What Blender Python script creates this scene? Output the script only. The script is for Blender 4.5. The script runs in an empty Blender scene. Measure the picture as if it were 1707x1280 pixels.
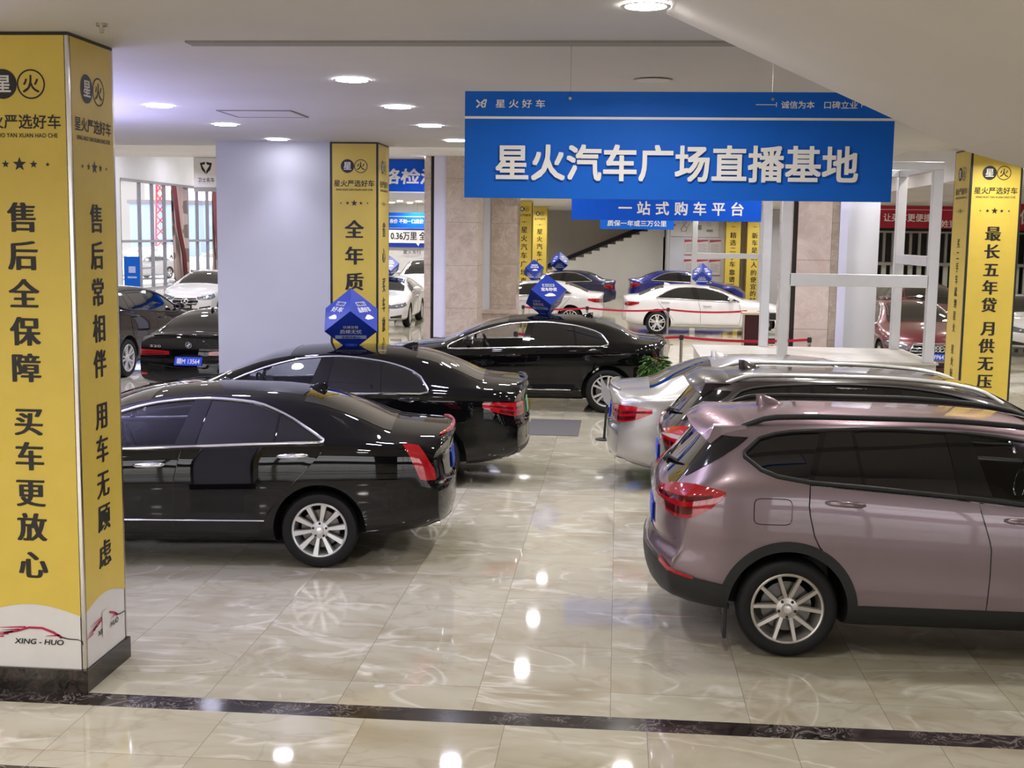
import bpy, bmesh, math, random
import numpy as np
from mathutils import Vector, Matrix
from mathutils.bvhtree import BVHTree
random.seed(7)
PI = math.pi
R = math.radians
SC = bpy.context.scene
COL = SC.collection

# ------------------------------------------------------------------ camera
cam_d = bpy.data.cameras.new('camera')
cam_d.sensor_width = 36.0
cam_d.lens = 2040.0 / 1707.0 * 36.0
cam_d.clip_end = 400
cam = bpy.data.objects.new('camera', cam_d)
COL.objects.link(cam)
YAW, PITCH, ROLL = -0.0851, 0.1211, -0.0135      # radians: left, down, tilt
def cam_axes(yaw, pitch, roll):
    f = Vector((math.sin(yaw)*math.cos(pitch), math.cos(yaw)*math.cos(pitch), -math.sin(pitch)))
    r = Vector((math.cos(yaw), -math.sin(yaw), 0))
    d = f.cross(r)
    c, q = math.cos(roll), math.sin(roll)
    return c*r + q*d, -q*r + c*d, f
cr, cd, cf = cam_axes(YAW, PITCH, ROLL)
m = Matrix((( cr.x, -cd.x, -cf.x, 0), (cr.y, -cd.y, -cf.y, 0), (cr.z, -cd.z, -cf.z, 2.75), (0, 0, 0, 1)))
cam.matrix_world = m
SC.camera = cam

# ------------------------------------------------------------------ world, exposure
w = bpy.data.worlds.new('world'); SC.world = w
w.use_nodes = True
bg = w.node_tree.nodes['Background']
bg.inputs['Color'].default_value = (1.0, 0.97, 0.98, 1)
bg.inputs['Strength'].default_value = 2.6
SC.view_settings.view_transform = 'Standard'
SC.view_settings.look = 'None'
SC.view_settings.gamma = 1.0
SC.view_settings.exposure = 0.75
SC.view_settings.use_curve_mapping = False
try:
    SC.cycles.max_bounces = 10
    SC.cycles.diffuse_bounces = 4
    SC.cycles.glossy_bounces = 5
    SC.cycles.transparent_max_bounces = 16
    SC.cycles.sample_clamp_indirect = 6.0
    SC.cycles.caustics_reflective = False
    SC.cycles.caustics_refractive = False
    SC.cycles.use_denoising = True
except Exception:
    pass

LAMP_COOL = (0.77, 0.77, 1.0)
LAMP_WARM = (1.0, 0.95, 0.89)
LAMP_POWER = 24.0          # emission of the visible lamp discs

def area_lamp(name, loc, size, power, color, size_y=None):
    d = bpy.data.lights.new(name, 'AREA')
    d.shape = 'RECTANGLE' if size_y else 'DISK'
    d.size = size
    if size_y: d.size_y = size_y
    d.energy = power; d.color = color
    o = bpy.data.objects.new(name, d); COL.objects.link(o)
    o.location = loc; d.spread = R(150)
    return o
# downlights of the hall that the photograph only shows as reflections
for x in (-8.3, -6.2, 2.3, 4.4, 6.5, 8.6, 10.7):
    for y in (6.6, 8.8, 10.75, 12.6, 14.55):
        if 0 < x < 6 and y < 7: continue
        area_lamp('hall_downlight', (x, y, 3.835), 0.2, 13 if x > 0 else 13, LAMP_WARM if x > 0 else LAMP_COOL)
for x in (-8.3, -6.2, -4.1, -2.0):  # unseen fill lamps around and behind the viewer, added to brighten the foreground
    for y in (-5.4, -3.0, -.6, 1.8, 4.2):
        area_lamp('near_hall_fill_lamp', (x, y, 3.835), 0.2, 15, LAMP_WARM)
# unseen violet area light, added on the left to tint the ceiling
lb_ = area_lamp('violet_uplight', (-5.6, 9.8, 2.5), 1.2, 115, (.50, .48, 1.0), 3.6); lb_.rotation_euler = (PI, 0, 0); lb_.data.spread = R(180)
for x in (-19, -15.5, -12, -8.5, -5, -1.5, 2, 5):
    for y in (17.6, 20.4, 23.2, 26, 28.8, 31.4):
        area_lamp('atrium_downlight', (x, y, 4.70), 0.22, 30, LAMP_COOL if x < -4 else (0.97, 0.95, 1.0))
for x in (8.2, 11.5, 15):
    for y in (17.6, 20.4, 23.2, 26, 29.2, 33, 37, 40.5):
        area_lamp('side_hall_downlight', (x, y, 3.90), 0.22, 13, LAMP_WARM)
for x in (-9.4, -6.6, -3.4, 0.2, 3.2, 5.8):
    for y in (33.4, 36.5, 39.6, 42.8, 46.4, 49, 53.4):
        area_lamp('back_hall_downlight', (x, y, 3.90), 0.22, 25, (1.0, 0.97, 0.97))
for x in (-20, -16, -12.6):
    for y in (34, 40, 46, 52, 58, 64):
        area_lamp('window_hall_downlight', (x, y, 6.9), 0.3, 50, (0.92, 0.91, 1.0))

# ------------------------------------------------------------------ helpers
def curve(pts):
    xs = [p[0] for p in pts]; ys = [p[1] for p in pts]
    n = len(xs)
    h = [xs[i+1]-xs[i] for i in range(n-1)]
    d = [(ys[i+1]-ys[i])/h[i] for i in range(n-1)]
    mm = [d[0]] + [0 if d[i-1]*d[i] <= 0 else 2*d[i-1]*d[i]/(d[i-1]+d[i]) for i in range(1, n-1)] + [d[-1]]
    def f(x):
        if x <= xs[0]: return ys[0]
        if x >= xs[-1]: return ys[-1]
        i = 0
        while x > xs[i+1]: i += 1
        t = (x-xs[i])/h[i]
        return (ys[i]*(1+2*t)*(1-t)**2 + mm[i]*h[i]*t*(1-t)**2 + ys[i+1]*t*t*(3-2*t) + mm[i+1]*h[i]*t*t*(t-1))
    return f
def lin(pts):
    xs = [p[0] for p in pts]; ys = [p[1] for p in pts]
    return lambda x: float(np.interp(x, xs, ys))

class MB:
    """collects boxes, tubes, lathes and loose polygons; build() links them as ONE mesh"""
    def __init__(self): self.v = []; self.f = []; self.mi = []
    def add(self, vs, fs, mi=0):
        o = len(self.v); self.v += [tuple(p) for p in vs]
        self.f += [[o+i for i in f] for f in fs]; self.mi += [mi]*len(fs); return self
    def box(self, x0, x1, y0, y1, z0, z1, mi=0):
        vs = [(x0,y0,z0),(x1,y0,z0),(x1,y1,z0),(x0,y1,z0),(x0,y0,z1),(x1,y0,z1),(x1,y1,z1),(x0,y1,z1)]
        return self.add(vs, [(0,3,2,1),(4,5,6,7),(0,1,5,4),(1,2,6,5),(2,3,7,6),(3,0,4,7)], mi)
    def quad(self, a, b, c, d, mi=0): return self.add([a,b,c,d], [(0,1,2,3)], mi)
    def obox(self, c, ax, ay, az, mi=0):
        c = Vector(c); ax = Vector(ax); ay = Vector(ay); az = Vector(az)
        vs = [c-ax-ay-az, c+ax-ay-az, c+ax+ay-az, c-ax+ay-az, c-ax-ay+az, c+ax-ay+az, c+ax+ay+az, c-ax+ay+az]
        return self.add(vs, [(0,3,2,1),(4,5,6,7),(0,1,5,4),(1,2,6,5),(2,3,7,6),(3,0,4,7)], mi)
    def tube(self, pts, r, n=8, closed=False, mi=0, flat=1.0):
        pts = [Vector(p) for p in pts]; N = len(pts); rings = []
        rr = r if isinstance(r, (list, tuple)) else [r]*N
        prev = None
        for i, p in enumerate(pts):
            if closed: t = pts[(i+1) % N]-pts[i-1]
            else: t = pts[min(i+1, N-1)]-pts[max(i-1, 0)]
            if t.length < 1e-9: t = Vector((0,0,1))
            t.normalize()
            if prev is None:
                a = Vector((0,0,1)) if abs(t.z) < .9 else Vector((1,0,0))
                u = (a - t*a.dot(t)).normalized()
            else:
                u = prev - t*prev.dot(t)
                u = u.normalized() if u.length > 1e-6 else t.orthogonal().normalized()
            prev = u; v = t.cross(u)
            rings.append([p+u*math.cos(2*PI*k/n)*rr[i]+v*math.sin(2*PI*k/n)*rr[i]*flat for k in range(n)])
        vs = [p for ring in rings for p in ring]; fs = []
        for i in range(N if closed else N-1):
            a = i*n; b = ((i+1) % N)*n
            for k in range(n): fs.append((a+k, a+(k+1) % n, b+(k+1) % n, b+k))
        if not closed:
            fs.append(tuple(range(n))[::-1]); fs.append(tuple((N-1)*n+k for k in range(n)))
        return self.add(vs, fs, mi)
    def lathe(self, prof, origin, axis, n=32, mi=0, closed=False):
        """prof: list of (radius, along-axis)"""
        o = Vector(origin); a = Vector(axis).normalized(); u = a.orthogonal().normalized(); v = a.cross(u)
        vs = []; fs = []; K = len(prof)
        for i in range(n):
            c, s = math.cos(2*PI*i/n), math.sin(2*PI*i/n)
            for r_, h in prof: vs.append(o + a*h + u*c*r_ + v*s*r_)
        for i in range(n):
            j = (i+1) % n
            for k in range(K if closed else K-1):
                k2 = (k+1) % K
                fs.append((i*K+k, i*K+k2, j*K+k2, j*K+k))
        return self.add(vs, fs, mi)
    def ball(self, c, rx, ry, rz, n=12, k=8, mi=0):
        vs = [(c[0], c[1], c[2]-rz)]
        for j in range(1, k):
            t = -PI/2 + PI*j/k
            for i in range(n):
                vs.append((c[0]+rx*math.cos(t)*math.cos(2*PI*i/n), c[1]+ry*math.cos(t)*math.sin(2*PI*i/n), c[2]+rz*math.sin(t)))
        vs.append((c[0], c[1], c[2]+rz)); fs = []
        for i in range(n): fs.append((0, 1+(i+1) % n, 1+i))
        for j in range(k-2):
            for i in range(n):
                a = 1+j*n; b = a+n
                fs.append((a+i, a+(i+1) % n, b+(i+1) % n, b+i))
        a = 1+(k-2)*n; L = len(vs)-1
        for i in range(n): fs.append((a+i, a+(i+1) % n, L))
        return self.add(vs, fs, mi)
    def build(self, name, mats, parent=None, smooth=None, bevel=None, shift=None):
        me = bpy.data.meshes.new(name)
        vs = self.v if shift is None else [(a+shift[0], b+shift[1], c+shift[2]) for a, b, c in self.v]
        me.from_pydata([tuple(p) for p in vs], [], self.f)
        if not isinstance(mats, (list, tuple)): mats = [mats]
        for q in mats: me.materials.append(q)
        if len(mats) > 1:
            for p, i in zip(me.polygons, self.mi): p.material_index = i
        me.update()
        if smooth is not None:
            me.shade_smooth()
            if smooth < 180: me.set_sharp_from_angle(angle=R(smooth))
        o = bpy.data.objects.new(name, me); COL.objects.link(o)
        if parent is not None: o.parent = parent
        if bevel:
            b = o.modifiers.new('bevel', 'BEVEL'); b.width = bevel; b.segments = 2; b.limit_method = 'ANGLE'
        return o

def tag(o, label=None, cat=None, group=None, kind=None):
    if label: o['label'] = label
    if cat: o['category'] = cat
    if group: o['group'] = group
    if kind: o['kind'] = kind
    return o
def thing(name, label, cat, loc=(0,0,0), rz=0, group=None):
    o = bpy.data.objects.new(name, None); COL.objects.link(o)
    o.empty_display_size = .2
    o.location = loc; o.rotation_euler = (0, 0, rz)
    return tag(o, label, cat, group)
def struct(o): o['kind'] = 'structure'; return o

# ------------------------------------------------------------------ materials
def mat(name, color, rough=.5, metal=0., coat=0., spec=.5, emit=None, estr=0., alpha=1.):
    m_ = bpy.data.materials.new(name); m_.use_nodes = True
    b = m_.node_tree.nodes['Principled BSDF']
    b.inputs['Base Color'].default_value = (*color, 1)
    b.inputs['Roughness'].default_value = rough
    b.inputs['Metallic'].default_value = metal
    b.inputs['Specular IOR Level'].default_value = spec
    if coat:
        b.inputs['Coat Weight'].default_value = coat; b.inputs['Coat Roughness'].default_value = .02
    if emit:
        b.inputs['Emission Color'].default_value = (*emit, 1); b.inputs['Emission Strength'].default_value = estr
    return m_
def nodes(m_): return m_.node_tree.nodes, m_.node_tree.links, m_.node_tree.nodes['Principled BSDF']
def mnode(N, L, op, a, b=None, c=None):
    n = N.new('ShaderNodeMath'); n.operation = op
    for i, q in enumerate((a, b, c)):
        if q is None: continue
        if isinstance(q, (int, float)): n.inputs[i].default_value = q
        else: L.new(q, n.inputs[i])
    return n.outputs[0]
def ramp(N, L, fac, stops):
    r_ = N.new('ShaderNodeValToRGB'); e = r_.color_ramp.elements
    while len(e) < len(stops): e.new(.5)
    for el, (p, c) in zip(e, stops): el.position = p; el.color = (*c, 1)
    L.new(fac, r_.inputs[0]); return r_.outputs[0]
def mix(N, L, fac, a, b):
    x = N.new('ShaderNodeMix'); x.data_type = 'RGBA'
    for s, q in ((0, fac), (6, a), (7, b)):
        if isinstance(q, (int, float)): x.inputs[s].default_value = q
        elif isinstance(q, tuple): x.inputs[s].default_value = (*q, 1)
        else: L.new(q, x.inputs[s])
    return x.outputs[2]
def noise(N, L, vec, scale, detail=4, dist=0., rough=.55):
    n = N.new('ShaderNodeTexNoise'); n.inputs['Scale'].default_value = scale
    n.inputs['Detail'].default_value = detail; n.inputs['Distortion'].default_value = dist
    n.inputs['Roughness'].default_value = rough
    if vec is not None: L.new(vec, n.inputs['Vector'])
    return n.outputs[0]
def posnode(N, L, sx=1, sy=1, sz=1):
    g = N.new('ShaderNodeNewGeometry'); mp = N.new('ShaderNodeMapping')
    mp.inputs['Scale'].default_value = (sx, sy, sz)
    L.new(g.outputs['Position'], mp.inputs['Vector']); return g.outputs['Position'], mp.outputs[0]

def marble_floor(name, offx, offy, step=.8):
    m_ = mat(name, (.5,.46,.39), .045, spec=.62); N, L, b = nodes(m_)
    pos, vec = posnode(N, L)
    sep = N.new('ShaderNodeSeparateXYZ'); L.new(pos, sep.inputs[0])
    def cell(sock, off):
        return mnode(N, L, 'ADD', mnode(N, L, 'DIVIDE', mnode(N, L, 'SUBTRACT', sock, off), step), 100.5)
    cx_, cy_ = cell(sep.outputs[0], offx), cell(sep.outputs[1], offy)
    # every tile is cut from another part of the slab: shift the pattern from tile to tile
    comb = N.new('ShaderNodeCombineXYZ')
    sx = mnode(N, L, 'FLOOR', mnode(N, L, 'ADD', cx_, .5)); sy = mnode(N, L, 'FLOOR', mnode(N, L, 'ADD', cy_, .5))
    L.new(mnode(N, L, 'MULTIPLY', sx, 3.7), comb.inputs[0]); L.new(mnode(N, L, 'MULTIPLY', sy, 5.3), comb.inputs[1])
    L.new(mnode(N, L, 'MULTIPLY', mnode(N, L, 'ADD', sx, mnode(N, L, 'MULTIPLY', sy, 2.)), 1.9), comb.inputs[2])
    _, v0 = posnode(N, L, .75, 1.2, 1)
    va = N.new('ShaderNodeVectorMath'); va.operation = 'ADD'; L.new(v0, va.inputs[0]); L.new(comb.outputs[0], va.inputs[1]); vs = va.outputs[0]
    big = noise(N, L, vs, 1.5, 4, .8, .5)
    base = ramp(N, L, big, [(.28, (.385,.338,.235)), (.42, (.46,.42,.312)), (.58, (.51,.48,.375)), (.75, (.43,.385,.275))])
    n2 = noise(N, L, vs, 1.15, 3, 1.1, .5)
    v1 = mnode(N, L, 'ABSOLUTE', mnode(N, L, 'SUBTRACT', n2, .5))
    veins = ramp(N, L, v1, [(0, (1,1,1)), (.012, (.55,.55,.55)), (.035, (0,0,0))])
    brk = ramp(N, L, noise(N, L, vs, 2.3, 2), [(.42, (0,0,0)), (.6, (1,1,1))])
    c1 = mix(N, L, mnode(N, L, 'MULTIPLY', mnode(N, L, 'MULTIPLY', veins, brk), .62), base, (.80,.77,.68))
    n3 = noise(N, L, vs, 2.0, 4, .9, .5)
    v2 = mnode(N, L, 'ABSOLUTE', mnode(N, L, 'SUBTRACT', n3, .46))
    veins2 = ramp(N, L, v2, [(0, (1,1,1)), (.03, (0,0,0))])
    c2 = mix(N, L, mnode(N, L, 'MULTIPLY', veins2, .32), c1, (.33,.28,.20))
    def joint(c_):
        d = mnode(N, L, 'MULTIPLY', mnode(N, L, 'ABSOLUTE', mnode(N, L, 'SUBTRACT', mnode(N, L, 'FRACT', c_), .5)), step)
        return mnode(N, L, 'LESS_THAN', d, .0019)
    j = mnode(N, L, 'MAXIMUM', joint(cx_), joint(cy_))
    L.new(mix(N, L, mnode(N, L, 'MULTIPLY', j, .75), c2, (.17,.14,.11)), b.inputs['Base Color'])
    return m_
def dark_marble(name, base=(.012,.010,.010), vein=(.42,.36,.34), scale=5.):
    m_ = mat(name, base, .12); N, L, b = nodes(m_)
    pos, vec = posnode(N, L)
    n = noise(N, L, vec, scale, 8, 1.8, .65)
    v = mnode(N, L, 'ABSOLUTE', mnode(N, L, 'SUBTRACT', n, .5))
    f = ramp(N, L, v, [(0, (1,1,1)), (.012, (.3,.3,.3)), (.03, (0,0,0))])
    n2 = noise(N, L, vec, 2.2, 3)
    g = ramp(N, L, n2, [(.42, (0,0,0)), (.62, (1,1,1))])
    f2 = mnode(N, L, 'MULTIPLY', f, g)
    n4 = noise(N, L, vec, 14, 5, .8)
    c0 = mix(N, L, ramp(N, L, n4, [(.4, (0,0,0)), (.75, (1,1,1))]), base, (.055,.04,.034))
    L.new(mix(N, L, f2, c0, vein), b.inputs['Base Color'])
    return m_
def stone(name, c0, c1, scale=3., rough=.25, block=1.1):
    m_ = mat(name, c0, rough); N, L, b = nodes(m_)
    pos, vec = posnode(N, L)
    n = noise(N, L, vec, scale, 7, 1.2)
    c = ramp(N, L, n, [(.3, c0), (.65, c1)])
    v = mnode(N, L, 'ABSOLUTE', mnode(N, L, 'SUBTRACT', noise(N, L, vec, scale*.6, 5, 2), .5))
    c = mix(N, L, mnode(N, L, 'MULTIPLY', ramp(N, L, v, [(0, (1,1,1)), (.02, (0,0,0))]), .3), c, (.75,.7,.66))
    if block:
        sep = N.new('ShaderNodeSeparateXYZ'); L.new(pos, sep.inputs[0])
        fr = mnode(N, L, 'FRACT', mnode(N, L, 'DIVIDE', mnode(N, L, 'ADD', sep.outputs[2], .25), block))
        j = mnode(N, L, 'LESS_THAN', fr, .012)
        c = mix(N, L, mnode(N, L, 'MULTIPLY', j, .5), c, (.16,.13,.11))
    L.new(c, b.inputs['Base Color']); return m_
def glass_mat(name, tint, refl=1.0):
    """thin window pane: tinted see-through plus a mirror-like surface that follows Fresnel"""
    m_ = bpy.data.materials.new(name); m_.use_nodes = True
    N, L = m_.node_tree.nodes, m_.node_tree.links
    N.remove(N['Principled BSDF']); out = N['Material Output']
    t = N.new('ShaderNodeBsdfTransparent'); t.inputs[0].default_value = (*tint, 1)
    g = N.new('ShaderNodeBsdfGlossy'); g.inputs['Roughness'].default_value = .01
    g.inputs[0].default_value = (1, 1, 1, 1)
    f = N.new('ShaderNodeFresnel'); gm = N.new('ShaderNodeNewGeometry')
    L.new(mnode(N, L, 'SUBTRACT', 1.5, mnode(N, L, 'MULTIPLY', gm.outputs['Backfacing'], .8333)), f.inputs[0])
    x = N.new('ShaderNodeMixShader')
    L.new(f.outputs[0], x.inputs[0]); L.new(t.outputs[0], x.inputs[1]); L.new(g.outputs[0], x.inputs[2])
    L.new(x.outputs[0], out.inputs[0]); return m_
def plaster(name, c, rough=.6, var=.05):
    m_ = mat(name, c, rough, spec=.3); N, L, b = nodes(m_)
    pos, vec = posnode(N, L)
    n = noise(N, L, vec, .7, 4)
    L.new(ramp(N, L, n, [(.3, tuple(q*(1-var) for q in c)), (.7, tuple(min(1, q*(1+var)) for q in c))]), b.inputs['Base Color'])
    return m_
def satin(name, c, rough=.35, spec=.4, metal=0.):
    """printed or painted sheet with a faint unevenness"""
    m_ = mat(name, c, rough, metal, spec=spec); N, L, b = nodes(m_)
    pos, vec = posnode(N, L)
    n = noise(N, L, vec, 6, 3)
    L.new(ramp(N, L, n, [(.3, tuple(q*.97 for q in c)), (.7, tuple(min(1, q*1.03) for q in c))]), b.inputs['Base Color'])
    return m_
def car_paint(name, c, metal=.0, rough=.3, flake=0., spec=.5):
    m_ = mat(name, c, rough, metal, coat=1., spec=spec); N, L, b = nodes(m_)
    tc = N.new('ShaderNodeTexCoord')
    n = noise(N, L, tc.outputs['Object'], 900 if flake else 3, 2)
    k = .5*flake if flake else .03
    L.new(ramp(N, L, n, [(.3, tuple(q*(1-k) for q in c)), (.7, tuple(min(1, q*(1+k)) for q in c))]), b.inputs['Base Color'])
    return m_

M = dict(
    floor=marble_floor('polished_marble_tiles', .014, 7.18),
    floor_near=marble_floor('polished_marble_border_tiles', .22, 5.99),
    strip=dark_marble('dark_marble_band'),
    plinth=dark_marble('dark_marble_plinth', (.014,.012,.011), (.10,.07,.05), 9.),
    ceiling=plaster('ceiling_paint', (.62,.60,.585)),
    soffit=plaster('stair_soffit_paint', (.74,.70,.66)),
    white_wall=plaster('white_wall_paint', (.585,.59,.63)),
    grey_wall=plaster('grey_beige_wall_paint', (.44,.40,.365)),
    dark_wall=plaster('dark_brown_wall', (.10,.085,.075)),
    stair_white=plaster('stair_white_paint', (.80,.78,.75)),
    dark=satin('dark_trim', (.02,.018,.018), .4),
    stone=stone('pink_beige_stone', (.43,.34,.29), (.54,.46,.40)),
    stone_b=stone('brown_beige_stone', (.36,.28,.22), (.45,.37,.30)),
    stone_pink=stone('streaked_pink_stone', (.50,.38,.34), (.64,.53,.49), 2.2, .2, 1.3),
    yellow=satin('yellow_print', (.70,.52,.085), .38),
    cream=satin('white_print', (.72,.70,.69), .38),
    ink=satin('black_print', (.018,.015,.013), .45),
    red_print=satin('crimson_print', (.45,.02,.07), .45),
    steel=satin('brushed_steel_trim', (.62,.58,.53), .22, metal=1.),
    blue=satin('blue_sign_print', (.008,.125,.62), .5, .15),
    blue2=satin('bright_blue_sign_print', (.006,.095,.62), .5, .15),
    white_letter=satin('white_letter', (.82,.82,.82), .4),
    cube=satin('blue_roof_sign_board', (.012,.04,.34), .35),
    cube_band=satin('pale_blue_print', (.45,.52,.80), .4),
    banner_red=satin('crimson_banner', (.42,.012,.035), .45),
    black_paint=car_paint('black_car_paint', (.0025,.0025,.0032), spec=0.),
    blackish=car_paint('dark_graphite_car_paint', (.018,.014,.014), .3, .3, .3),
    brown_black=car_paint('dark_brown_car_paint', (.020,.012,.012), .3, .3, .3),
    mauve=car_paint('pearl_mauve_car_paint', (.255,.195,.212), .6, .33, .25),
    silver=car_paint('silver_car_paint', (.44,.43,.43), .75, .30, .25),
    white_paint=car_paint('white_car_paint', (.74,.73,.74)),
    navy=car_paint('navy_car_paint', (.006,.010,.055), .2, .3, .2),
    blue_paint=car_paint('blue_car_paint', (.008,.014,.20), .3, .3, .2),
    red_paint=car_paint('dark_red_car_paint', (.11,.005,.010), .2, .3, .2),
    gloss_black=mat('gloss_black', (.004,.004,.005), .08, coat=.5),
    plastic=satin('black_plastic_cladding', (.018,.018,.019), .5, .4),
    interior=satin('dark_cabin_lining', (.014,.013,.013), .6),
    leather=satin('dark_seat_leather', (.022,.018,.016), .4),
    tyre=satin('tyre_rubber', (.010,.010,.011), .6, .3),
    alloy=satin('silver_alloy', (.74,.74,.74), .3, metal=.6),
    alloy_dark=satin('worn_grey_alloy', (.56,.52,.48), .3, metal=.65),
    disc=satin('brake_disc', (.18,.17,.16), .35, metal=.8),
    chrome=mat('chrome', (.88,.88,.90), .2, 1.),
    lens=mat('red_lamp_lens', (.42,.006,.012), .08, coat=1.),
    lens_dark=mat('dark_red_lamp_lens', (.09,.003,.006), .08, coat=1.),
    lens_white=mat('pale_lamp_lens', (.62,.50,.50), .1, coat=1.),
    headlight=mat('headlamp_glass', (.16,.17,.19), .06, .3, coat=1.),
    led=mat('white_led_strip', (.8,.8,.82), .2),
    privacy=mat('dark_privacy_glass', (.003,.003,.004), .02, coat=1., spec=.6),
    tint=glass_mat('tinted_glass', (.20,.21,.22)),
    light_tint=glass_mat('lightly_tinted_glass', (.55,.57,.57)),
    clear=glass_mat('clear_glass', (.80,.82,.83)),
    plate_blue=satin('blue_plate', (.012,.06,.62), .35),
    plate_green=satin('green_plate', (.25,.60,.35), .35),
    plate_black=satin('black_dealer_plate', (.01,.01,.01), .35),
    galv=satin('painted_steel_tube', (.62,.62,.65), .32, metal=.35),
    deck=stone('grey_stage_board', (.46,.44,.40), (.54,.52,.48), 2., .35, 0),
    mat_grey=satin('grey_floor_mat', (.10,.092,.092), .8),
    rope=satin('red_belt', (.50,.01,.04), .5),
    leaf=satin('green_leaf', (.05,.13,.015), .45),
    terracotta=satin('terracotta', (.30,.08,.05), .5),
    grey_sheet=satin('grey_sheet', (.32,.32,.34), .45),
    wood_dark=satin('dark_red_wood', (.035,.006,.008), .3),
    wood_top=satin('pale_wood', (.50,.40,.30), .45),
    curtain=satin('brown_curtain', (.19,.13,.12), .8),
    curtain_red=satin('wine_curtain', (.16,.035,.045), .8),
    frame=satin('grey_window_frame', (.17,.17,.20), .4),
    asphalt=plaster('pale_forecourt', (.55,.53,.54)),
    slat_dark=satin('dark_slat', (.03,.028,.028), .5),
    slat_light=satin('pale_slat', (.55,.56,.54), .5),
    poster=satin('poster_paper', (.66,.63,.62), .5),
    poster_red=satin('poster_red', (.45,.06,.09), .5),
    grey_print=satin('grey_print', (.25,.24,.24), .5),
    roundel_blue=satin('roundel_blue', (.02,.15,.45), .3),
    slot=satin('ceiling_slot_grey', (.30,.285,.27), .6),
    violet=plaster('pale_violet_strip_paint', (.70,.70,.90)),  # plain pale violet paint for the column strips
)
M['mauve'].node_tree.nodes['Principled BSDF'].inputs['Specular Tint'].default_value = (1.0, .66, .90, 1)
def stripes(m_, freq, c0, c1, axis):
    N, L, b = nodes(m_); pos, vec = posnode(N, L)
    sep = N.new('ShaderNodeSeparateXYZ'); L.new(pos, sep.inputs[0])
    s = mnode(N, L, 'SINE', mnode(N, L, 'MULTIPLY', sep.outputs[axis], freq))
    L.new(ramp(N, L, s, [(.2, c0), (.8, c1)]), b.inputs['Base Color'])
stripes(M['mat_grey'], 240, (.085,.08,.08), (.125,.115,.115), 0)
def lamp_mat(name, c, s):
    m_ = mat(name, (.9,.9,.9), .4, emit=c, estr=s); return m_
M['lamp_cool'] = lamp_mat('cool_lamp_disc', (.86,.86,1.0), LAMP_POWER)
M['lamp_warm'] = lamp_mat('warm_lamp_disc', (1.0,.97,.93), LAMP_POWER)
M['lamp_off'] = mat('unlit_lamp_disc', (.62,.62,.62), .4)

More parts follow.
